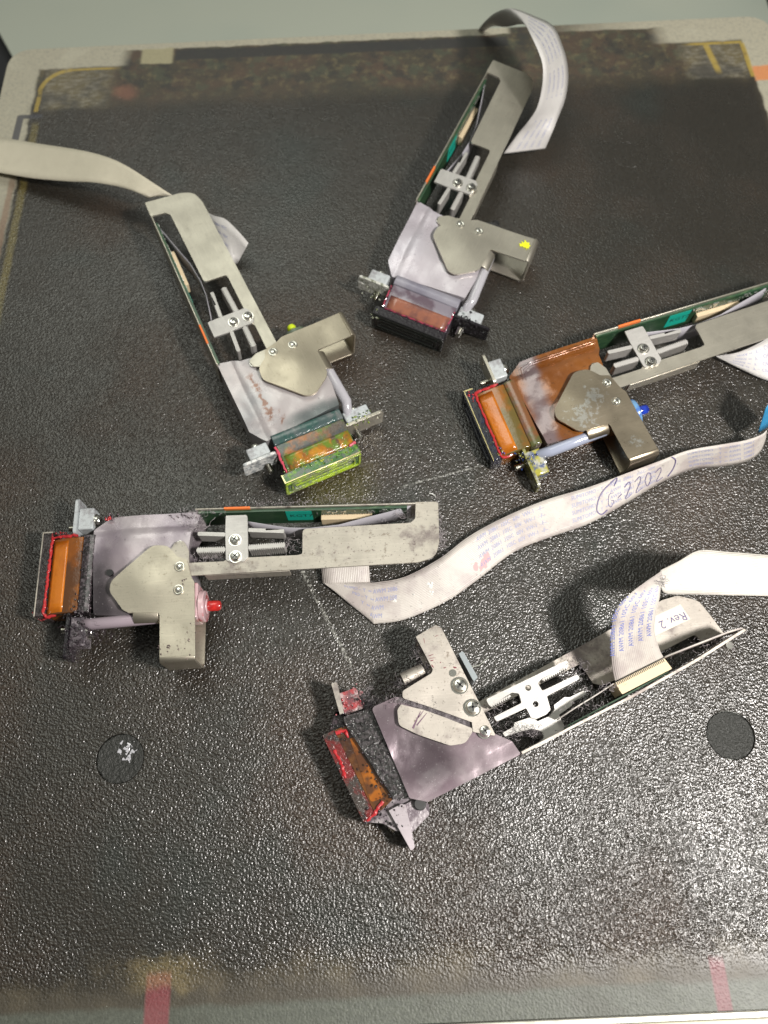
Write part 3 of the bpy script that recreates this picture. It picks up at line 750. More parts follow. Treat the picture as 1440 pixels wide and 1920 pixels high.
lint_obj([(*A(430, 940, -5), -7, 3.5, 2, 2), (*A(350, 980, -5), -6, 2.5, 2.5, 2), (*A(300, 1060, -5), -6, 1.5, 3, 2)], H3, 380, inky('inky_lint', [(.05, .035, .045)], .4, 100, 0))

def crust(areas, parent, n, mat, world=False, size=.55, name='ink_crust'):
    mb = MB()
    for _ in range(n):
        x, y, z, a, b, c_ = random.choice(areas); q = Vector((x+random.gauss(0, a), y+random.gauss(0, b), z+random.gauss(0, c_)))
        r = size*random.uniform(.35, 1.3); d = Vector((random.gauss(0, 1), random.gauss(0, 1), random.gauss(0, .4))).normalized()*r
        mb.tube([q-d, q-d*.6, q, q+d*.6, q+d], [r*.2, r*.62, r*.8, r*.6, r*.2], 8, jit=.25)
    o = mb.build(name, mat, parent, world=world, angle=180); o['kind'] = 'stuff'; return o
TAR = inky('tar_crust', [(.02, .014, .018), (.06, .045, .055), (.008, .008, .008)], .16, 500, 1e-4)
xf, yf = A(330, 840, -5)
crust([(xf, yf, -5, 4, 1.2, 1.2), (xf-3, yf-6, -7, 2, 3, 1.5), (xf+2, yf-4, -6, 3, 2, 1.5)], H3, 120, TAR)
crust([(*A(350, 600, -3.4), -3.9, .8, 6, .15), (*A(345, 760, -3.4), -3.9, 1.2, 3, .2)], H3, 90, TAR, size=.35)
crust([(*A(1020, 1000, 0), .05, 1.2, 4, .05), (*A(985, 640, 0), .05, .8, 1, .05), (*A(900, 1060, 0), .05, 2.0, .8, .05)], H3, 34, inky('hook_grime', [(.10, .07, .07), (.20, .16, .14)], .5, 400, 1e-4), size=.28)
crust([(*A(460, 800, -3.4), -4.4, 2.2, .8, .1), (*A(520, 222, -2), -3.2, 2.0, .8, .3), (*A(1000, 225, -2), -2.6, 2.5, .8, .2)], H3, 70, inky('film_grime', [(.05, .035, .045), (.22, .17, .19)], .35, 400, 1e-4), size=.33)
crust([(*A(500, 240, -2), -2.6, .7, .4, .1)], H3, 10, REDINK, size=.4)
crust([(*A(110, 840, -7), -7, 1.4, 1.4, 1), (*A(215, 345, -5), -4.4, 1.6, .5, .5)], H3, 40, inky('red_crust', [(.28, .02, .025), (.05, .01, .015)], .15, 500, 1e-4), size=.4)
crust([(*A(270, 950, -6), -6, 1.6, 3, 1.8)], H2, 60, BLACKINK)
crust([(*A(120, 350, -7), -7, 1, 1.5, 1.5), (*A(270, 250, -6), -6, 1.2, 2, 1.5)], H2, 26, inky('olive_crust', [(.10, .12, .05), (.35, .36, .30)], .12, 400, 1e-4), size=.4)
crust([(*A(270, 950, -6), -6, 1.2, 2.4, 1.6), (*A(125, 600, -5.5), -5.4, .8, 7, .12)], H1, 90, inky('lime_crust', [(.10, .20, .02), (.42, .46, .05), (.03, .07, .02)], .12, 500, 1e-4), size=.4)
crust([(*A(250, 880, -6), -6.5, 1.6, 1.4, 1.4), (*A(290, 960, -6), -6.5, 1.6, 2.2, 1.8), (*A(120, 800, -6), -6.5, 1, 1.6, 1)], H4, 110, inky('blue_crust', [(.01, .03, .22), (.05, .10, .12), (.30, .28, .03)], .12, 400, 1e-4), size=.45)
crust([(*A(150, 380, -6), -5.4, 1.2, 1.2, .4)], H4, 16, REDINK, size=.35)
# raised rim of the amber film
g = MB()
for off in (0, .9): g.tube([(A(470, 420, -1.7)[0]+off, A(470, 300, -1.7)[1]-2-off, -1.75), (A(470, 420, -1.7)[0]+.4+off, A(470, 300, -1.7)[1]+1-off, -1.7), (A(560, 262, -1.7)[0], A(560, 262, -1.7)[1]-off, -1.7), (A(800, 248, -1.7)[0], A(800, 248, -1.7)[1]-off, -1.7), (A(1050, 232, -1.7)[0], A(1050, 232, -1.7)[1]-off, -1.75)], .22, 8)
g.build('film_bead', brown_film(), H4)
# ---------------------------------------------------------------- flat cables
def ribbon(stations, parent, mat, texts=(), steps=8, name='ribbon_cable', solid=.22, cross=4, curl=0, world=True):
    st = [(bp(ax, ay, za), bp(bx, by, zb)) for ax, ay, bx, by, za, zb in stations]
    def cr(p0, p1, p2, p3, t): return .5*((2*p1)+(p2-p0)*t+(2*p0-5*p1+4*p2-p3)*t*t+(3*p1-p0-3*p2+p3)*t**3)
    L = []
    for i in range(len(st)-1):
        g = [st[max(i-1, 0)], st[i], st[i+1], st[min(i+2, len(st)-1)]]
        for k in range(steps):
            t = k/steps; L.append((cr(*[x[0] for x in g], t), cr(*[x[1] for x in g], t)))
    L.append(st[-1])
    mb = MB(); mb.grid([[a.lerp(b, j/cross) for j in range(cross+1)] for a, b in L])
    o = mb.build(name, mat, parent, solid=solid, world=world)
    me = o.data; uv = me.uv_layers.new(name='UVMap'); n_ = cross+1
    if len(me.vertices) == len(mb.v):
        for lp in me.loops: uv.data[lp.index].uv = ((lp.vertex_index//n_)*.1, (lp.vertex_index % n_)/cross)
    # text rides on the side that faces the camera
    S_ = [0]
    for (a, b), (c, d) in zip(L, L[1:]): S_.append(S_[-1]+((a+b)/2-(c+d)/2).length)
    W = sum((a-b).length for a, b in L)/len(L)
    def at(s, t):
        s = min(max(s, 0), S_[-1]-1e-4); i = 0
        while S_[i+1] < s: i += 1
        f = (s-S_[i])/(S_[i+1]-S_[i]); a = L[i][0].lerp(L[i+1][0], f); b = L[i][1].lerp(L[i+1][1], f)
        nn = (L[i+1][0]-L[i][0]).cross(b-a).normalized()
        q = a.lerp(b, t)
        if nn.dot(Vector((0, 0, CAMH))-q) < 0: nn = -nn
        return q+nn*(solid/2+.05)
    g = MB(); pen = MB()
    for tx in texts:
        s0, t0, size, txt, rev = tx[:5]
        vs, fs = text_mesh(txt, size)
        if rev: g.add([at(s0-v[0], t0+v[1]/W) for v in vs], fs)
        else: g.add([at(s0+v[0], t0-v[1]/W) for v in vs], fs)
    if g.v: g.build('printed_text', BLUETXT, o, smooth=False)
    o['_len'] = S_[-1]
    return o, at, S_[-1], W
def K(x, y): return (580+x*.5972, 730+y*.5972)
def pairs(f, lst): return [(*f(a, b), *f(c, d), za, zb) for a, b, c, d, za, zb in lst]
LINE = 'SUMITOMO – Y   \u25AE\u25AE  AWM   20861   105C   60V   VW-1   –F–'
# magenta head cable: short dull piece coming from under the arm, then the long wavy run
ribbon([(690, 1030, 600, 1034, 5, 5), (692, 1062, 603, 1066, 4, 4), (694, 1092, 606, 1094, 2.5, 2.5)], H3, FFCD, name='cable_tail', solid=.15)
st3 = pairs(K, [(40, 602, 42, 606, 2.2, 2.0), (80, 605, 80, 635, 2.4, 1.8), (120, 606, 120, 668, 2.4, 1.6), (185, 607, 187, 722, 2.8, 1.2), (200, 606, 201, 735, 2.8, 1.2), (212, 605, 213, 735, 2.8, 1.2), (300, 588, 300, 722, 3, 1.2), (410, 530, 425, 668, 3.4, 1.2), (500, 462, 520, 604, 4, 1.2), (610, 402, 640, 512, 5, 1.2), (740, 348, 760, 462, 6, 1.2), (880, 306, 880, 420, 7, 1.4), (1000, 262, 1005, 350, 9, 1.6), (1100, 225, 1105, 292, 10.5, 1.8), (1190, 192, 1200, 252, 12, 2), (1290, 174, 1290, 243, 13, 2), (1370, 160, 1372, 226, 13, 2), (1420, 142, 1412, 200, 13.5, 3), (1436, 128, 1432, 158, 14, 8)])
rb, at3, L3, W3 = ribbon(st3, H3, FFCD, cross=6)
def rowtexts(s0, txt, size, rows=(.2, .42, .64, .86), rev=False): return [(s0, t, size, txt, rev) for t in rows]
g = MB()
def puttext(g, at, W, s0, t, size, txt, rev=False):
    vs, fs = text_mesh(txt, size)
    g.add([at(s0-v[0], t+v[1]/W) if rev else at(s0+v[0], t-v[1]/W) for v in vs], fs)
def s_of(at, L, x, y):
    best = (1e9, 0)
    for k in range(400):
        s = L*k/400; q = at(s, .5); d = q-Vector((0, 0, CAMH)); z = d.dot(CF)
        e = hypot(720+FPX*d.dot(CR)/z-x, 960-FPX*d.dot(CU)/z-y)
        if e < best[0]: best = (e, s)
    return best[1]
ga = MB(); gb = MB(); gc = MB(); sA = s_of(at3, L3, 905, 1050); sB = s_of(at3, L3, 1070, 950); sC = s_of(at3, L3, 1290, 865); sE = s_of(at3, L3, 700, 1130)
for t in (.22, .42, .62, .82):
    puttext(ga, at3, W3, sA, t, 1.9, 'AWM  20861  105C  60V  VW-1  –F–')
    puttext(gb, at3, W3, sB, t, 1.9, 'SUMITOMO – Y  \u2022\u2022 AWM  20861  105C  60V')
    puttext(gc, at3, W3, sC, t, 1.9, 'SUMITOMO – Y  \u2022\u2022 AWM  20861')
for i, t in enumerate((.28, .48, .68, .88)):
    puttext(g, at3, W3, sE-12+i*3.5, t, 1.9, ('TOMO – Y  \u2022\u2022 AWM 2086', 'MO – Y  \u2022\u2022 AWM 208', 'Y  \u2022\u2022 AWM', 'AWM')[i])
for x_ in (g, ga, gb, gc): x_.build('printed_text', BLUETXT, rb, smooth=False)
g = MB()
def stroke(at, pts, r=.16):
    P = [at(*q) for q in pts]; out = []
    for i in range(len(P)-1):
        a, b, c, d = P[max(i-1, 0)], P[i], P[i+1], P[min(i+2, len(P)-1)]
        for k in range(4):
            t = k/4; out.append(.5*((2*b)+(c-a)*t+(2*a-5*b+4*c-d)*t*t+(3*b-a-3*c+d)*t**3))
    out.append(P[-1]); g.tube(out, r, 5)
h0 = s_of(at3, L3, 1118, 925)
stroke(at3, [(h0+7, .05), (h0+1, .3), (h0-1, .7), (h0+1, .92), (h0+3.5, .88)], .28)
stroke(at3, [(h0+5, .1), (h0+8, .03), (h0+6.5, .25)], .2)
def glyph(s, seq): stroke(at3, [(s+a, b) for a, b in seq])
glyph(h0+4, [(2.2, .45), (.4, .45), (0, .7), (1, .85), (2.4, .72), (1.2, .66)])
glyph(h0+8, [(0, .68), (1.8, .62)])
glyph(h0+11, [(0, .45), (2, .32), (2.4, .5), (.2, .85), (2.8, .8)])
glyph(h0+15.5, [(0, .42), (2.2, .3), (2.4, .48), (.2, .83), (3, .78)])
glyph(h0+20, [(1.2, .3), (0, .55), (.8, .82), (2.4, .62), (2.4, .36), (1.2, .3)])
glyph(h0+24.5, [(0, .42), (2.2, .3), (2.4, .48), (.2, .83), (3, .78)])
stroke(at3, [(h0+32, .02), (h0+33.5, .25), (h0+32, .6), (h0+29.5, .85)], .26)
g.build('handwriting', PEN, rb)
g = MB()
for (sx_, sy_, r, mt) in ((800, 1084, 1.6, 0), (741, 1124, .9, 0), (770, 1105, .4, 0)):
    s = s_of(at3, L3, sx_, sy_)
    for k in range(14):
        q = at3(s+random.gauss(0, r*.3), .5+random.gauss(0, r*.035)); rr = r*random.uniform(.12, .38); g.tube([q-Vector((0, 0, .1)), q+Vector((0, 0, .05+.12*random.random()))], [rr, rr*.6], 7, jit=.3)
g.build('white_residue', WHITEPAINT, rb)
REDST = Mat('red_stain', (.58, .34, .34), .6)
s = s_of(at3, L3, 905, 1045)
for k in range(9):
    g = MB(); ss, tt, r = s+random.gauss(0, 2.2), .72+random.gauss(0, .07), random.uniform(.4, 1.3)
    c = at3(ss, tt); vs = [c]+[at3(ss+r*cos(a*.5236)*random.uniform(.7, 1.3), tt+r*sin(a*.5236)/W3*random.uniform(.7, 1.3)) for a in range(12)]
    g.add([v+Vector((0, 0, -.03-.0015*k)) for v in vs], [(0, 1+i, 1+(i+1) % 12) for i in range(12)]); g.build('red_stain', REDST, rb, smooth=False)
ribbon([(1436, 765, 1421, 812, 22, 10), (1452, 742, 1440, 800, 24, 10), (1475, 715, 1465, 780, 26, 10)], H3, BLUEEND, name='cable_stiffener')
s = s_of(at3, L3, 1395, 845)
# yellow head cable leaving left, and its printed loop
def K1(x, y): return (x*.3472, 230+y*.3472)
def K3(x, y): return (720+x*.2639, y*.2639)
rb1, at1, L1, W1 = ribbon(pairs(K1, [(930, 392, 800, 400, 15, 14), (890, 366, 800, 404, 17, 15), (820, 320, 740, 376, 19, 17), (700, 243, 640, 345, 20, 16), (590, 190, 500, 322, 19, 15), (440, 150, 380, 317, 16, 12), (200, 112, 180, 300, 10, 8), (0, 78, 0, 270, 6, 6), (-250, 30, -250, 230, 4, 4)]), H1, FFCY, cross=6)
rb1b, at1b, L1b, W1b = ribbon(pairs(K1, [(1100, 470, 1150, 640, 8, 4), (1150, 500, 1195, 690, 12, 5), (1215, 520, 1245, 760, 14, 4), (1285, 585, 1268, 762, 14, 3), (1341, 650, 1280, 765, 12, 2)]), H1, FFC, [])
g = MB()
for t in (.25, .45, .65, .85): puttext(g, at1b, W1b, 4, t, 1.6, 'AWM 20861 105C')
g.build('printed_text', BLUETXT, rb1b, smooth=False)
# black head cable arching over the platen edge
rb2, at2, L2, W2 = ribbon(pairs(K3, [(640, 260, 660, 270, -4, -4), (690, 184, 760, 190, 4, 4), (765, 108, 870, 190, 20, 18), (850, 66, 960, 172, 32, 34), (935, 66, 1003, 180, 36, 42), (1060, 112, 1045, 255, 33, 46), (1195, 180, 1090, 350, 30, 46), (1262, 310, 1125, 450, 28, 44), (1300, 440, 1130, 545, 26, 40), (1308, 570, 1118, 650, 23, 34), (1285, 710, 1085, 770, 20, 27), (1235, 840, 1020, 870, 16, 20), (1195, 940, 945, 960, 13, 13), (1145, 1055, 850, 1092, 6, 6)]), H2, FFC, cross=6)
g = MB()
for t in (.25, .42, .59, .76):
    puttext(g, at2, W2, s_of(at2, L2, 1000, 30), t, 1.8, 'AWM 20861 105C 60V VW-1')
    puttext(g, at2, W2, s_of(at2, L2, 1058, 130), t, 1.6, 'SUMITOMO – Y')
    puttext(g, at2, W2, s_of(at2, L2, 1020, 225), t, 1.8, 'AWM 20861 105C')
g.build('printed_text', BLUETXT, rb2, smooth=False)
# blue head cable under the arm
def K7(x, y): return (1240+x*.1389, 500+y*.1389)
rb4, at4, L4, W4 = ribbon(pairs(K7, [(735, 1205, 742, 1212, 3, 3), (980, 1170, 1050, 1370, 6, 2), (1200, 1090, 1385, 1520, 8, 1.5), (1440, 960, 1620, 1560, 10, 1.5), (1700, 800, 1900, 1500, 12, 2)]), H4, FFC, cross=6)
g = MB()
for i, t in enumerate((.12, .3, .48, .66)): puttext(g, at4, W4*1.1, L4-1-i*1.2, t, 2.0, 'SUMITOMO – Y  \u2022\u2022 AWM', True)
g.build('printed_text', BLUETXT, rb4, smooth=False)

# ---------------------------------------------------------------- flipped head, lower right
def A5(x, y, z=19, r=None):
    q = bp(580+x*.29167, 1150+y*.29167, z); return (q.x, q.y, r) if r is not None else (q.x, q.y)
def B5(x, y, z=19, r=None):
    q = bp(880+x*.3889, 1000+y*.3889, z); return (q.x, q.y, r) if r is not None else (q.x, q.y)
o5 = Vector((*A5(700, 900, 0), 0))
H5 = thing('print_head', 'overturned print head with wine film, big plate screws and handwritten sticker inside its arm', 'print head', Matrix.Translation(o5*MM), 'ink stained print heads on the platen')
def pr5(name, mat, poly, z0, z1, bevel=.15, parent=None, holes=(), seg=2, dish=None):
    g = MB(); g.prism(poly, z0, z1, holes); return g.build(name, mat, parent or H5, bevel=bevel, world=True, seg=seg, dish=dish)
WINE = film('wine_film', (.30, .255, .27), (.22, .16, .19), (.40, .36, .37), [(A5(720, 940, 17)[0], A5(720, 940, 17)[1], 13, 10, .85), (A5(500, 720, 17)[0], A5(500, 720, 17)[1], 8, 8, .6)], (.06, .042, .052))
pr5('film_cover', WINE, fil([A5(398, 605, 17.4, 1.5), A5(545, 540, 17.4, 1), A5(700, 520, 17.4), A5(1190, 772, 17.4), A5(1305, 822, 17.4, .8), A5(1362, 905, 17.4, .8), A5(762, 1212, 17.4, 1), A5(645, 1188, 17.4, 1)]), 2.2, 17.4, .7, seg=3, dish=lambda x, y: -2.2*math.exp(-((x-A5(700, 960, 17)[0])**2/90+(y-A5(700, 960, 17)[1])**2/60))-.35+noise.noise(Vector((x*.12, y*.14, 2)))*.3+noise.noise(Vector((x*.35, y*.3, 4)))*.2)
hole5 = lambda x, y, z, r: [(B5(x, y, z)[0]+r*cos(2*pi*k/16), B5(x, y, z)[1]+r*sin(2*pi*k/16)) for k in range(16)]
bpz = 19
pr5('back_plate', NICK5, fil([A5(684, 150, bpz, .5), A5(812, 75, bpz, .5), A5(850, 95, bpz, .6), A5(1200, 788, bpz, .5), A5(1052, 762, bpz, .5), A5(1045, 700, bpz), A5(880, 640, bpz), A5(740, 590, bpz), A5(600, 545, bpz, 1), A5(598, 500, bpz, 1.5), A5(785, 385, bpz, 1), A5(795, 362, bpz, .8)]), bpz-.9, bpz)
pr5('tongue', NICK5, fil([A5(590, 585, bpz, .6), A5(565, 620, bpz, 2), A5(575, 720, bpz, 2.5), A5(700, 780, bpz), A5(905, 850, bpz, 3), A5(1005, 835, bpz, 3.5), A5(1050, 760, bpz, 1), A5(1046, 738, bpz, .6), A5(880, 672, bpz), A5(740, 622, bpz)]), bpz-1.0, bpz-.12)
STREAK = Mat('ink_streak', (.17, .04, .055), .4)
for (x0_, y0_, x1_, y1_, w_) in ((765, 275, 800, 262, 3), (770, 290, 812, 285, 2.5), (778, 305, 800, 300, 4), (785, 330, 800, 350, 5), (840, 318, 848, 312, 4), (862, 352, 880, 346, 4), (925, 345, 948, 352, 7), (735, 160, 742, 195, 2.5), (805, 150, 830, 140, 2)):
    pa, pb_ = Vector(A5(x0_, y0_)), Vector(A5(x1_, y1_)); dd = (pb_-pa).normalized(); nn_ = Vector((-dd.y, dd.x))*(w_*.05)
    pr5('ink_streak', STREAK, [tuple(pa-nn_*.5), tuple(pa.lerp(pb_, .5)-nn_), tuple(pb_-nn_*.2), tuple(pb_+nn_*.3), tuple(pa.lerp(pb_, .6)+nn_*.8), tuple(pa+nn_*.6)], bpz+.005, bpz+.03, 0)
PSTREAK = Mat('purple_streak', (.15, .09, .13), .4)
for (x0_, y0_, x1_, y1_, w_) in ((715, 630, 665, 740, 7), (755, 640, 690, 720, 5), (735, 625, 700, 670, 4)):
    pa, pb_ = Vector(A5(x0_, y0_)), Vector(A5(x1_, y1_)); dd = (pb_-pa).normalized(); nn_ = Vector((-dd.y, dd.x))*(w_*.05)
    pr5('ink_streak', PSTREAK, [tuple(pa-nn_*.3), tuple(pb_-nn_), tuple(pb_+nn_), tuple(pa+nn_*.4)], bpz-.115, bpz-.09, 0)
pr5('groove', inky('dark_groove', [(.05, .04, .045), (.14, .12, .13)], .5, 600), [A5(575, 560, bpz), A5(600, 520, bpz), A5(1050, 690, bpz), A5(1048, 745, bpz)], bpz-1.6, bpz-1.02, 0)
# hook end wall
q0, q1, q2, q3 = A5(684, 150, bpz), A5(812, 75, bpz), A5(850, 95, bpz), A5(700, 200, bpz)
v1 = Vector(q1)-Vector(q0); nrm = Vector((-v1.y, v1.x)).normalized()*-.8
if nrm.dot(Vector(q0)-Vector(A5(800, 380, bpz))) > 0: nrm = -nrm
pr5('hook', NICK5, [q0, q1, tuple(Vector(q1)+nrm), tuple(Vector(q0)+nrm)], 4.5, bpz-.92)
a, b = Vector(A5(684, 150, 4.5)), Vector(A5(770, 330, 4.5))
pr5('lower_hook', NICK5, fil([tuple(Vector(q0)), tuple(Vector(q1)), tuple(Vector(q1)+(Vector(A5(930, 330, bpz))-Vector(q1))), tuple(Vector(q0)+(Vector(A5(790, 380, bpz))-Vector(q0)))]), 3.6, 4.45)
tcp, tcq = Vector((*A5(600, 425, 16), 14.5)), Vector((*A5(735, 360, 16), 14.5))
g = MB(); g.tube([tcp, tcp.lerp(tcq, .5), tcq], 2.4, 20); g.build('tube_clip', NICK5, H5, world=True)
for (x, y), rr in (((968, 460), 3.0), ((1050, 603), 3.0), ((1132, 752), 2.5)):
    X_, Y_ = A5(x, y, 20.5); screw_obj((X_, Y_, 19.0 if rr > 2.6 else 17.6), (0, 0, 1), H5, rr*.78, 2.2, world=True)
g = MB(); g.cyl((*A5(922, 384, 19), 18.9), (0, 0, 1), 1.25, .25, 24); lo = g.build('dimple', SCREW, H5, world=True)
# nozzle end
TARB = inky('tar_base', [(.03, .024, .026), (.08, .06, .07), (.012, .01, .012)], .15, 500, 2e-4)
bl5 = pr5('nozzle_block', inky('dark_block5', [(.02, .016, .016), (.05, .04, .035), (.15, .015, .015)], .18, 160), fil([A5(84, 785, 13, .4), A5(160, 750, 13, .4), A5(425, 1300, 13, .4), A5(350, 1346, 13, .4)]), 2.0, 13, .4)
w5 = pr5('chip_window', inky('amber5', [(.12, .045, .012), (.04, .02, .015), (.20, .07, .012)], .10, 60, 2e-4), fil([A5(162, 752, 12.6), A5(236, 722, 12.6, 1), A5(540, 1195, 12.6, 1), A5(428, 1298, 12.6)]), 2.4, 12.6, .8, seg=4)
pr5('window_strip', inky('amber_strip5', [(.34, .11, .012), (.24, .07, .01), (.07, .03, .015)], .1, 90, 1e-4), fil([A5(258, 800, 12.7, 1), A5(300, 800, 12.7, 1), A5(478, 1185, 12.7, 1), A5(395, 1215, 12.7, 1)]), 12.0, 12.75, .1, parent=w5)
pr5('flex_tail', inky('tar5', [(.03, .026, .026), (.075, .065, .07), (.01, .01, .01)], .16, 700), fil([A5(215, 665, 14.5, 1), A5(395, 612, 14.5, .6), A5(645, 1190, 14.5, .6), A5(545, 1196, 14.5, .6), A5(238, 724, 14.5)]), 2.4, 14.8, .6)
g = MB()
for path in ([(165, 770), (235, 750), (250, 800)], [(160, 880), (200, 960), (235, 1060)], [(470, 1210), (420, 1290), (370, 1335)]):
    pp, rs = blob_path([(*A5(x, y, 13), 13) for x, y in path], .55, .5); g.tube(pp, rs, 8)
g.build('sealant', REDINK, H5, world=True)
pr5('spacer_block', inky('red_block5', [(.35, .05, .055), (.10, .06, .07), (.4, .3, .3)], .25, 260), fil([A5(190, 515, 12, .8), A5(300, 478, 12, .8), A5(350, 610, 12, .6), A5(230, 655, 12, .6)]), 3, 12, .5, seg=3)
pr5('mounting_ear', NICK5, fil([A5(140, 450, 13, .5), A5(178, 442, 13, .5), A5(222, 640, 13), A5(196, 650, 13)]), 4, 13)
pr5('mounting_ear', nickel('smoky_ear', (.40, .36, .38), .4, .8, .5), fil([A5(510, 1268, 12), A5(590, 1225, 12), A5(620, 1230, 12), A5(678, 1500, 9, .8), A5(655, 1530, 9, .8)]), 3, 11)
pr5('spacer_block', inky('pale_block5', [(.36, .32, .34), (.15, .12, .14)], .3, 260), fil([A5(600, 1235, 10.5, .4), A5(700, 1185, 10.5, .8), A5(775, 1290, 10.5, .8), A5(650, 1420, 10.5, .8)]), 2.4, 10.5, .5, seg=3)
g = MB(); a = Vector((*A5(500, 1330, 7), 7)); b = Vector((*A5(560, 1385, 7), 7)); g.tube([a+(b-a)*k/10 for k in range(11)], [1.9 if k % 2 else 1.5 for k in range(11)], 16); g.build('threaded_stud', SCREW, H5, world=True)
g = MB(); g.cyl((*A5(712, 1225, 13), 10.5), (0, 0, 1), 2.0, 1.6, 20); g.build('bolt', RECESS, H5, bevel=.3, world=True)
pr5('grey_clip', Mat('galvanised', (.38, .42, .44), .35, .6), fil([A5(958, 262, 10, .5), A5(985, 245, 10, .5), A5(1082, 415, 10, .5), A5(1055, 442, 10, .5)]), 2, 11, .2)
SMK = inky('smoky_block', [(.20, .175, .19), (.10, .08, .095), (.34, .31, .32)], .25, 220, 2e-4)
pr5('head_base', SMK, fil([A5(352, 1342, 8), A5(430, 1296, 8), A5(545, 1192, 8), A5(645, 1184, 8), A5(770, 1225, 8, 1), A5(770, 1300, 8, 1), A5(655, 1390, 8, 1), A5(560, 1400, 8, 1), A5(470, 1350, 8, 1)]), 1.6, 9.2, .5, seg=3)
pr5('head_base', TARB, fil([A5(120, 790, 8), A5(165, 640, 8, 1), A5(240, 560, 8), A5(345, 560, 8, 1), A5(420, 590, 8), A5(400, 700, 8), A5(240, 730, 8)]), 1.6, 10.4, .6, seg=3)
# arm bracket lying low, comb, board, connector
pb = 3.6
pr5('arm_bracket', NICK5, fil([B5(20, 826, pb), B5(480, 575, pb), B5(700, 452, pb), B5(930, 322, pb, 3), B5(1005, 300, pb, 4), B5(1105, 325, pb, 5), B5(1170, 405, pb, 2), B5(1232, 488, pb, 1), B5(1140, 530, pb, .8), B5(1118, 520, pb, .6), B5(1088, 488, pb, 1.2), B5(925, 570, pb, 1), B5(900, 612, pb), B5(700, 708, pb, 1), B5(640, 732, pb, 1), B5(596, 724, pb, 1.2), B5(536, 628, pb, 1), B5(60, 872, pb), B5(30, 880, pb)]), pb-.9, pb)
pc = 14
pc = 11
comb = pr5('comb_plate', ALU, fil([B5(80, 800, pc, .8), B5(470, 612, pc, .6), B5(482, 634, pc, .6), B5(350, 700, pc, .8), B5(330, 722, pc, .6), B5(352, 760, pc, .6), B5(520, 680, pc, .5), B5(533, 700, pc, .5), B5(374, 785, pc, .4), B5(392, 850, pc, .8),
     B5(372, 872, pc, .6), B5(325, 894, pc, .6), B5(298, 888, pc, .6), B5(274, 842, pc, .4), B5(132, 908, pc, .5), B5(117, 886, pc, .5), B5(252, 818, pc, .5), B5(240, 772, pc, .9), B5(205, 768, pc, .5), B5(98, 834, pc, .6)]), pc-1.4, pc, .25, holes=[hole5(284, 745, pc, 1.0), hole5(320, 823, pc, 1.0)])
for (xa, ya_, xb, yb_) in ((128, 898, 262, 834), (366, 778, 524, 698), (100, 832, 200, 782), (352, 706, 478, 640)):
    a = Vector(B5(xa, ya_, pc)); b = Vector(B5(xb, yb_, pc)); d = (b-a).normalized(); nn = Vector((-d.y, d.x)); g = MB()
    g.prism([tuple(x) for x in (a-nn*.3, b-nn*.3, b+nn*.4, a+nn*.4)], pc-5.5, pc-.3)
    for k in range(int((b-a).length/.8)):
        q = a+d*(.3+k*.8); g.prism([tuple(x) for x in (q-nn*.65, q-nn*.65+d*.42, q+nn*.3+d*.42, q+nn*.3)], pc-5.6, pc-.15)
    g.build('fin', ALU, comb, bevel=.08, world=True)
pl_ = 9
pr5('clamp_plate', ALU, fil([B5(160, 962, pl_, .4), B5(215, 932, pl_, .3), B5(218, 912, pl_, .4), B5(300, 885, pl_, .6), B5(330, 906, pl_, .5), B5(385, 882, pl_, .5), B5(412, 850, pl_, .6), B5(408, 828, pl_, .5), B5(458, 790, pl_, .6), B5(485, 790, pl_, .3), B5(552, 757, pl_, .5), B5(564, 775, pl_, .5),
     B5(498, 812, pl_, .3), B5(495, 830, pl_, .5), B5(432, 875, pl_, .5), B5(472, 955, pl_, .3), B5(320, 1036, pl_, .5), B5(305, 1030, pl_, .5), B5(362, 985, pl_, 1), B5(345, 952, pl_, .8), B5(300, 942, pl_, .4), B5(215, 965, pl_, .3), B5(172, 980, pl_, .4)]), pl_-5.5, pl_, .3)
pr5('side_wall', NICK5, fil([B5(250, 1052, 17), B5(470, 940, 17), B5(800, 770, 17), B5(1100, 600, 17), B5(1325, 458, 17), B5(1337, 468, 17), B5(1110, 612, 17), B5(806, 783, 17), B5(474, 953, 17), B5(256, 1066, 17)]), 2.6, 17, .1)
pcb5 = pr5('circuit_board', PCB, [B5(474, 925, 15.5), B5(960, 665, 15.5), B5(964, 672, 15.5), B5(478, 933, 15.5)], 3.8, 15.5, 0)
cn5 = pr5('connector', BEIGE, fil([B5(700, 722, 15, .4), B5(940, 602, 15, .4), B5(978, 652, 15, .4), B5(738, 776, 15, .4)]), 6, 15, .25, parent=pcb5)
g = MB()
for k in range(30):
    a = Vector(B5(705+k*7.9, 715-k*3.95, 15.6)); b = Vector(B5(713+k*7.9, 733-k*3.95, 15.6)); g.tube([(a.x, a.y, 15.2), (b.x, b.y, 15.2)], .14, 5)
g.build('pins', PAD, cn5, world=True)
rows = []
for x, y in ((440, 888), (520, 835), (610, 780), (700, 722)): q = B5(x, y, 16); rows.append([(*q, 15), (*q, 10)])
g = MB(); g.grid(rows); rows = []
for x, y in ((950, 592), (1060, 548), (1170, 505), (1260, 470), (1318, 456)): q = B5(x, y, 17); rows.append([(*q, 17), (*q, 9)])
g.grid(rows); g.build('inner_cable', FFCD, H5, solid=.4, world=True)
g = MB(); g.cyl((*B5(1245, 545, 6), 4), (0, 0, 1), 1.3, 4, 16); g.build('rivet', SCREW, H5, world=True)
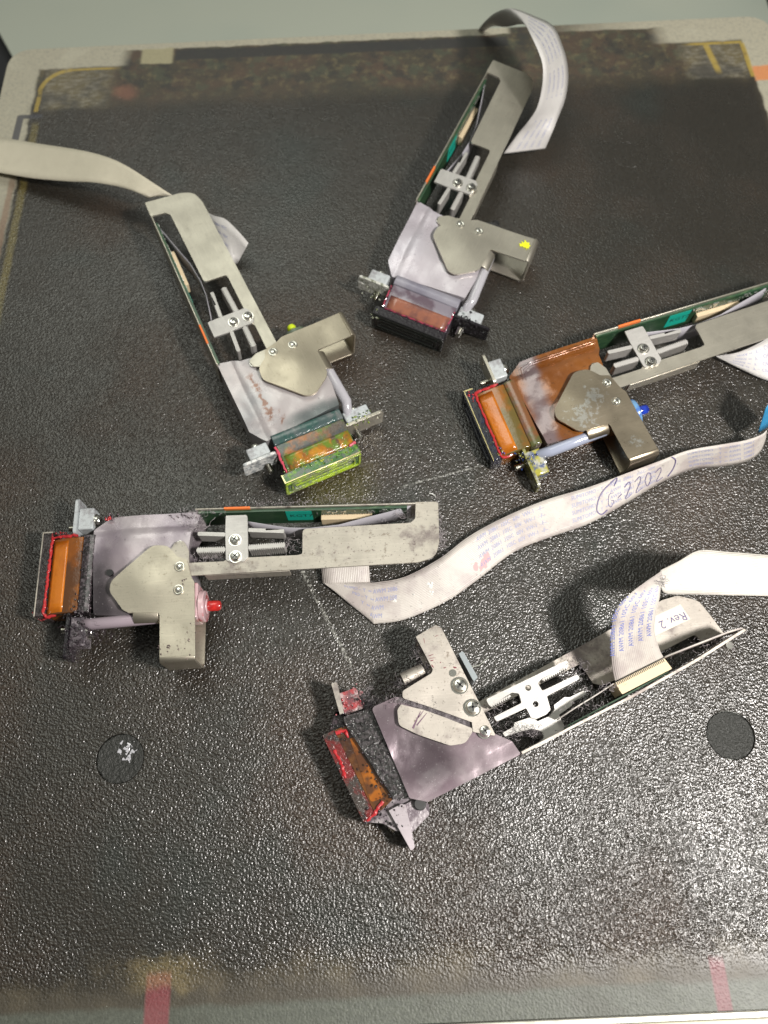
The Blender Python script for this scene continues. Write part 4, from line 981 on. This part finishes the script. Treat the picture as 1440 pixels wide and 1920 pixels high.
# sticker
STK = Mat('paper_sticker', (.66, .62, .52), .45)
sk = [B5(840, 425, pb), B5(1017, 342, pb), B5(1066, 414, pb), B5(890, 497, pb)]
so = pr5('sticker', STK, sk, pb+.01, pb+.08, 0)
c0 = Vector((*B5(1030, 392, pb), pb+.12)); c1 = Vector((*B5(880, 450, pb), pb+.12)); dr = (c1-c0).normalized(); up = Vector((dr.y, -dr.x, 0))
if up.y > 0: up = -up
vs, fs = text_mesh('Rev. 2', 4.3); g = MB()
c0 = Vector((*B5(1038, 378, pb), pb+.12))
g.add([c0+dr*v[0]+up*v[1] for v in vs], fs); g.build('printed_text', PEN, so, smooth=False, world=True)
# cable
rb5, at5, L5, W5 = ribbon(pairs(lambda x, y: (880+x*.3889, 1000+y*.3889), [(702, 712, 935, 596, 15, 15), (688, 640, 915, 555, 19, 19), (683, 540, 893, 470, 24, 25), (688, 440, 900, 385, 28, 29), (712, 362, 915, 320, 31, 31), (790, 278, 922, 262, 33, 32), (925, 182, 926, 226, 34, 33)]), H5, FFCD, cross=6)
g = MB()
for i, t in enumerate((.08, .28, .5, .72, .92)):
    puttext(g, at5, W5, L5-4-.5*i, t, 2.2, '20861 105C 60V VW-1', True) if False else puttext(g, at5, W5, 9+.7*i, t, 2.1, 'AWM 20861 105C 60V', False)
g.build('printed_text', Mat('strong_blue_print', (.12, .15, .42), .5), rb5, smooth=False)
ribbon(pairs(lambda x, y: (880+x*.3889, 1000+y*.3889), [(922, 178, 921, 232, 33.5, 33), (1010, 134, 945, 288, 33, 31), (1110, 82, 1080, 294, 31, 28), (1250, 89, 1250, 298, 27, 26), (1440, 104, 1440, 302, 24, 24), (1700, 125, 1700, 315, 20, 20)]), H5, ffc_mat('dusty_white', (.60, .575, .52), .3), name='cable_end', cross=6)
f5 = lambda x, y, z, a, b, c: (*A5(x, y, z), z, a, b, c)
g5 = lambda x, y, z, a, b, c: (*B5(x, y, z), z, a, b, c)
lint_obj([f5(700, 240, 14, 1, 2.5, 2), f5(760, 350, 15, 1.5, 1.5, 1.5), f5(640, 450, 15, 3, 1.5, 1), f5(480, 560, 15, 3, 1.2, 1), f5(360, 540, 10, 1, 2, 2), f5(600, 560, 18, 2, 1, .3), f5(760, 600, 18, 3, .6, .3), g5(520, 650, 8, 2, 2, 2), g5(220, 970, 12, 3, 1, 1), g5(130, 880, 8, 3, 2, 1), g5(560, 830, 15, 5, 1, .4), g5(1020, 600, 5, 3, 2, 3), g5(1160, 540, 12, 3, 1, 2), g5(930, 235, 33, 1, 1, .5), g5(300, 960, 10, 2, 1, 1), g5(640, 750, 16, 4, .8, .4)], H5, 520, world=True)
lint_obj([f5(700, 240, 15, 1, 3, 2.5), f5(765, 350, 16, 1.6, 1.6, 1.6), f5(640, 450, 16, 4, 1.6, 1), f5(480, 555, 16.5, 4, 1, .6), f5(380, 580, 14, 2, 1.5, 1), g5(500, 640, 10, 2.5, 2, 1), g5(280, 960, 10, 3.5, 1.2, 1)], H5, 420, Mat('black_lint', (.035, .03, .035), .7), True)
crust([f5(330, 720, 14.6, 3, 3, .2), f5(420, 900, 14.8, 2.5, 5, .2), f5(520, 1120, 14.8, 2, 4, .2), f5(260, 640, 12, 3, 2, 1)], H5, 170, TAR, True, .4)
crust([f5(180, 770, 12, 2, 1.5, .6), f5(450, 1280, 11, 3, 2, 1.5), f5(520, 1340, 7, 2, 2, 2)], H5, 70, TAR, True, .5)
crust([f5(270, 540, 12, 2.4, 2, .4), f5(240, 650, 11, 1.5, 1, 1), f5(330, 640, 10, 1, 2, 1)], H5, 45, inky('red_crust5', [(.33, .03, .04), (.10, .03, .04), (.4, .25, .26)], .14, 500, 1e-4), True, .5)
g = MB(); a = Vector((*A5(1040, 348, 9), 9)); g.tube([a, a+Vector((3, .6, .5)), a+Vector((6, 3, 1))], .18, 5); g.build('loose_wire', SCREW, H5, world=True)

# curl of white fibre on the mat
g = MB(); pts = [(*bp(805+12*sin(t*.25), 925+8*(t/6)**1.5, .4).xy, .5) for t in range(7)]
o = g.tube(pts, .18, 5); fo = g.build('fibre', WHITEPAINT); tag(fo, 'tiny curled white fibre on the mat above the end of the left print head arm', 'fibre')
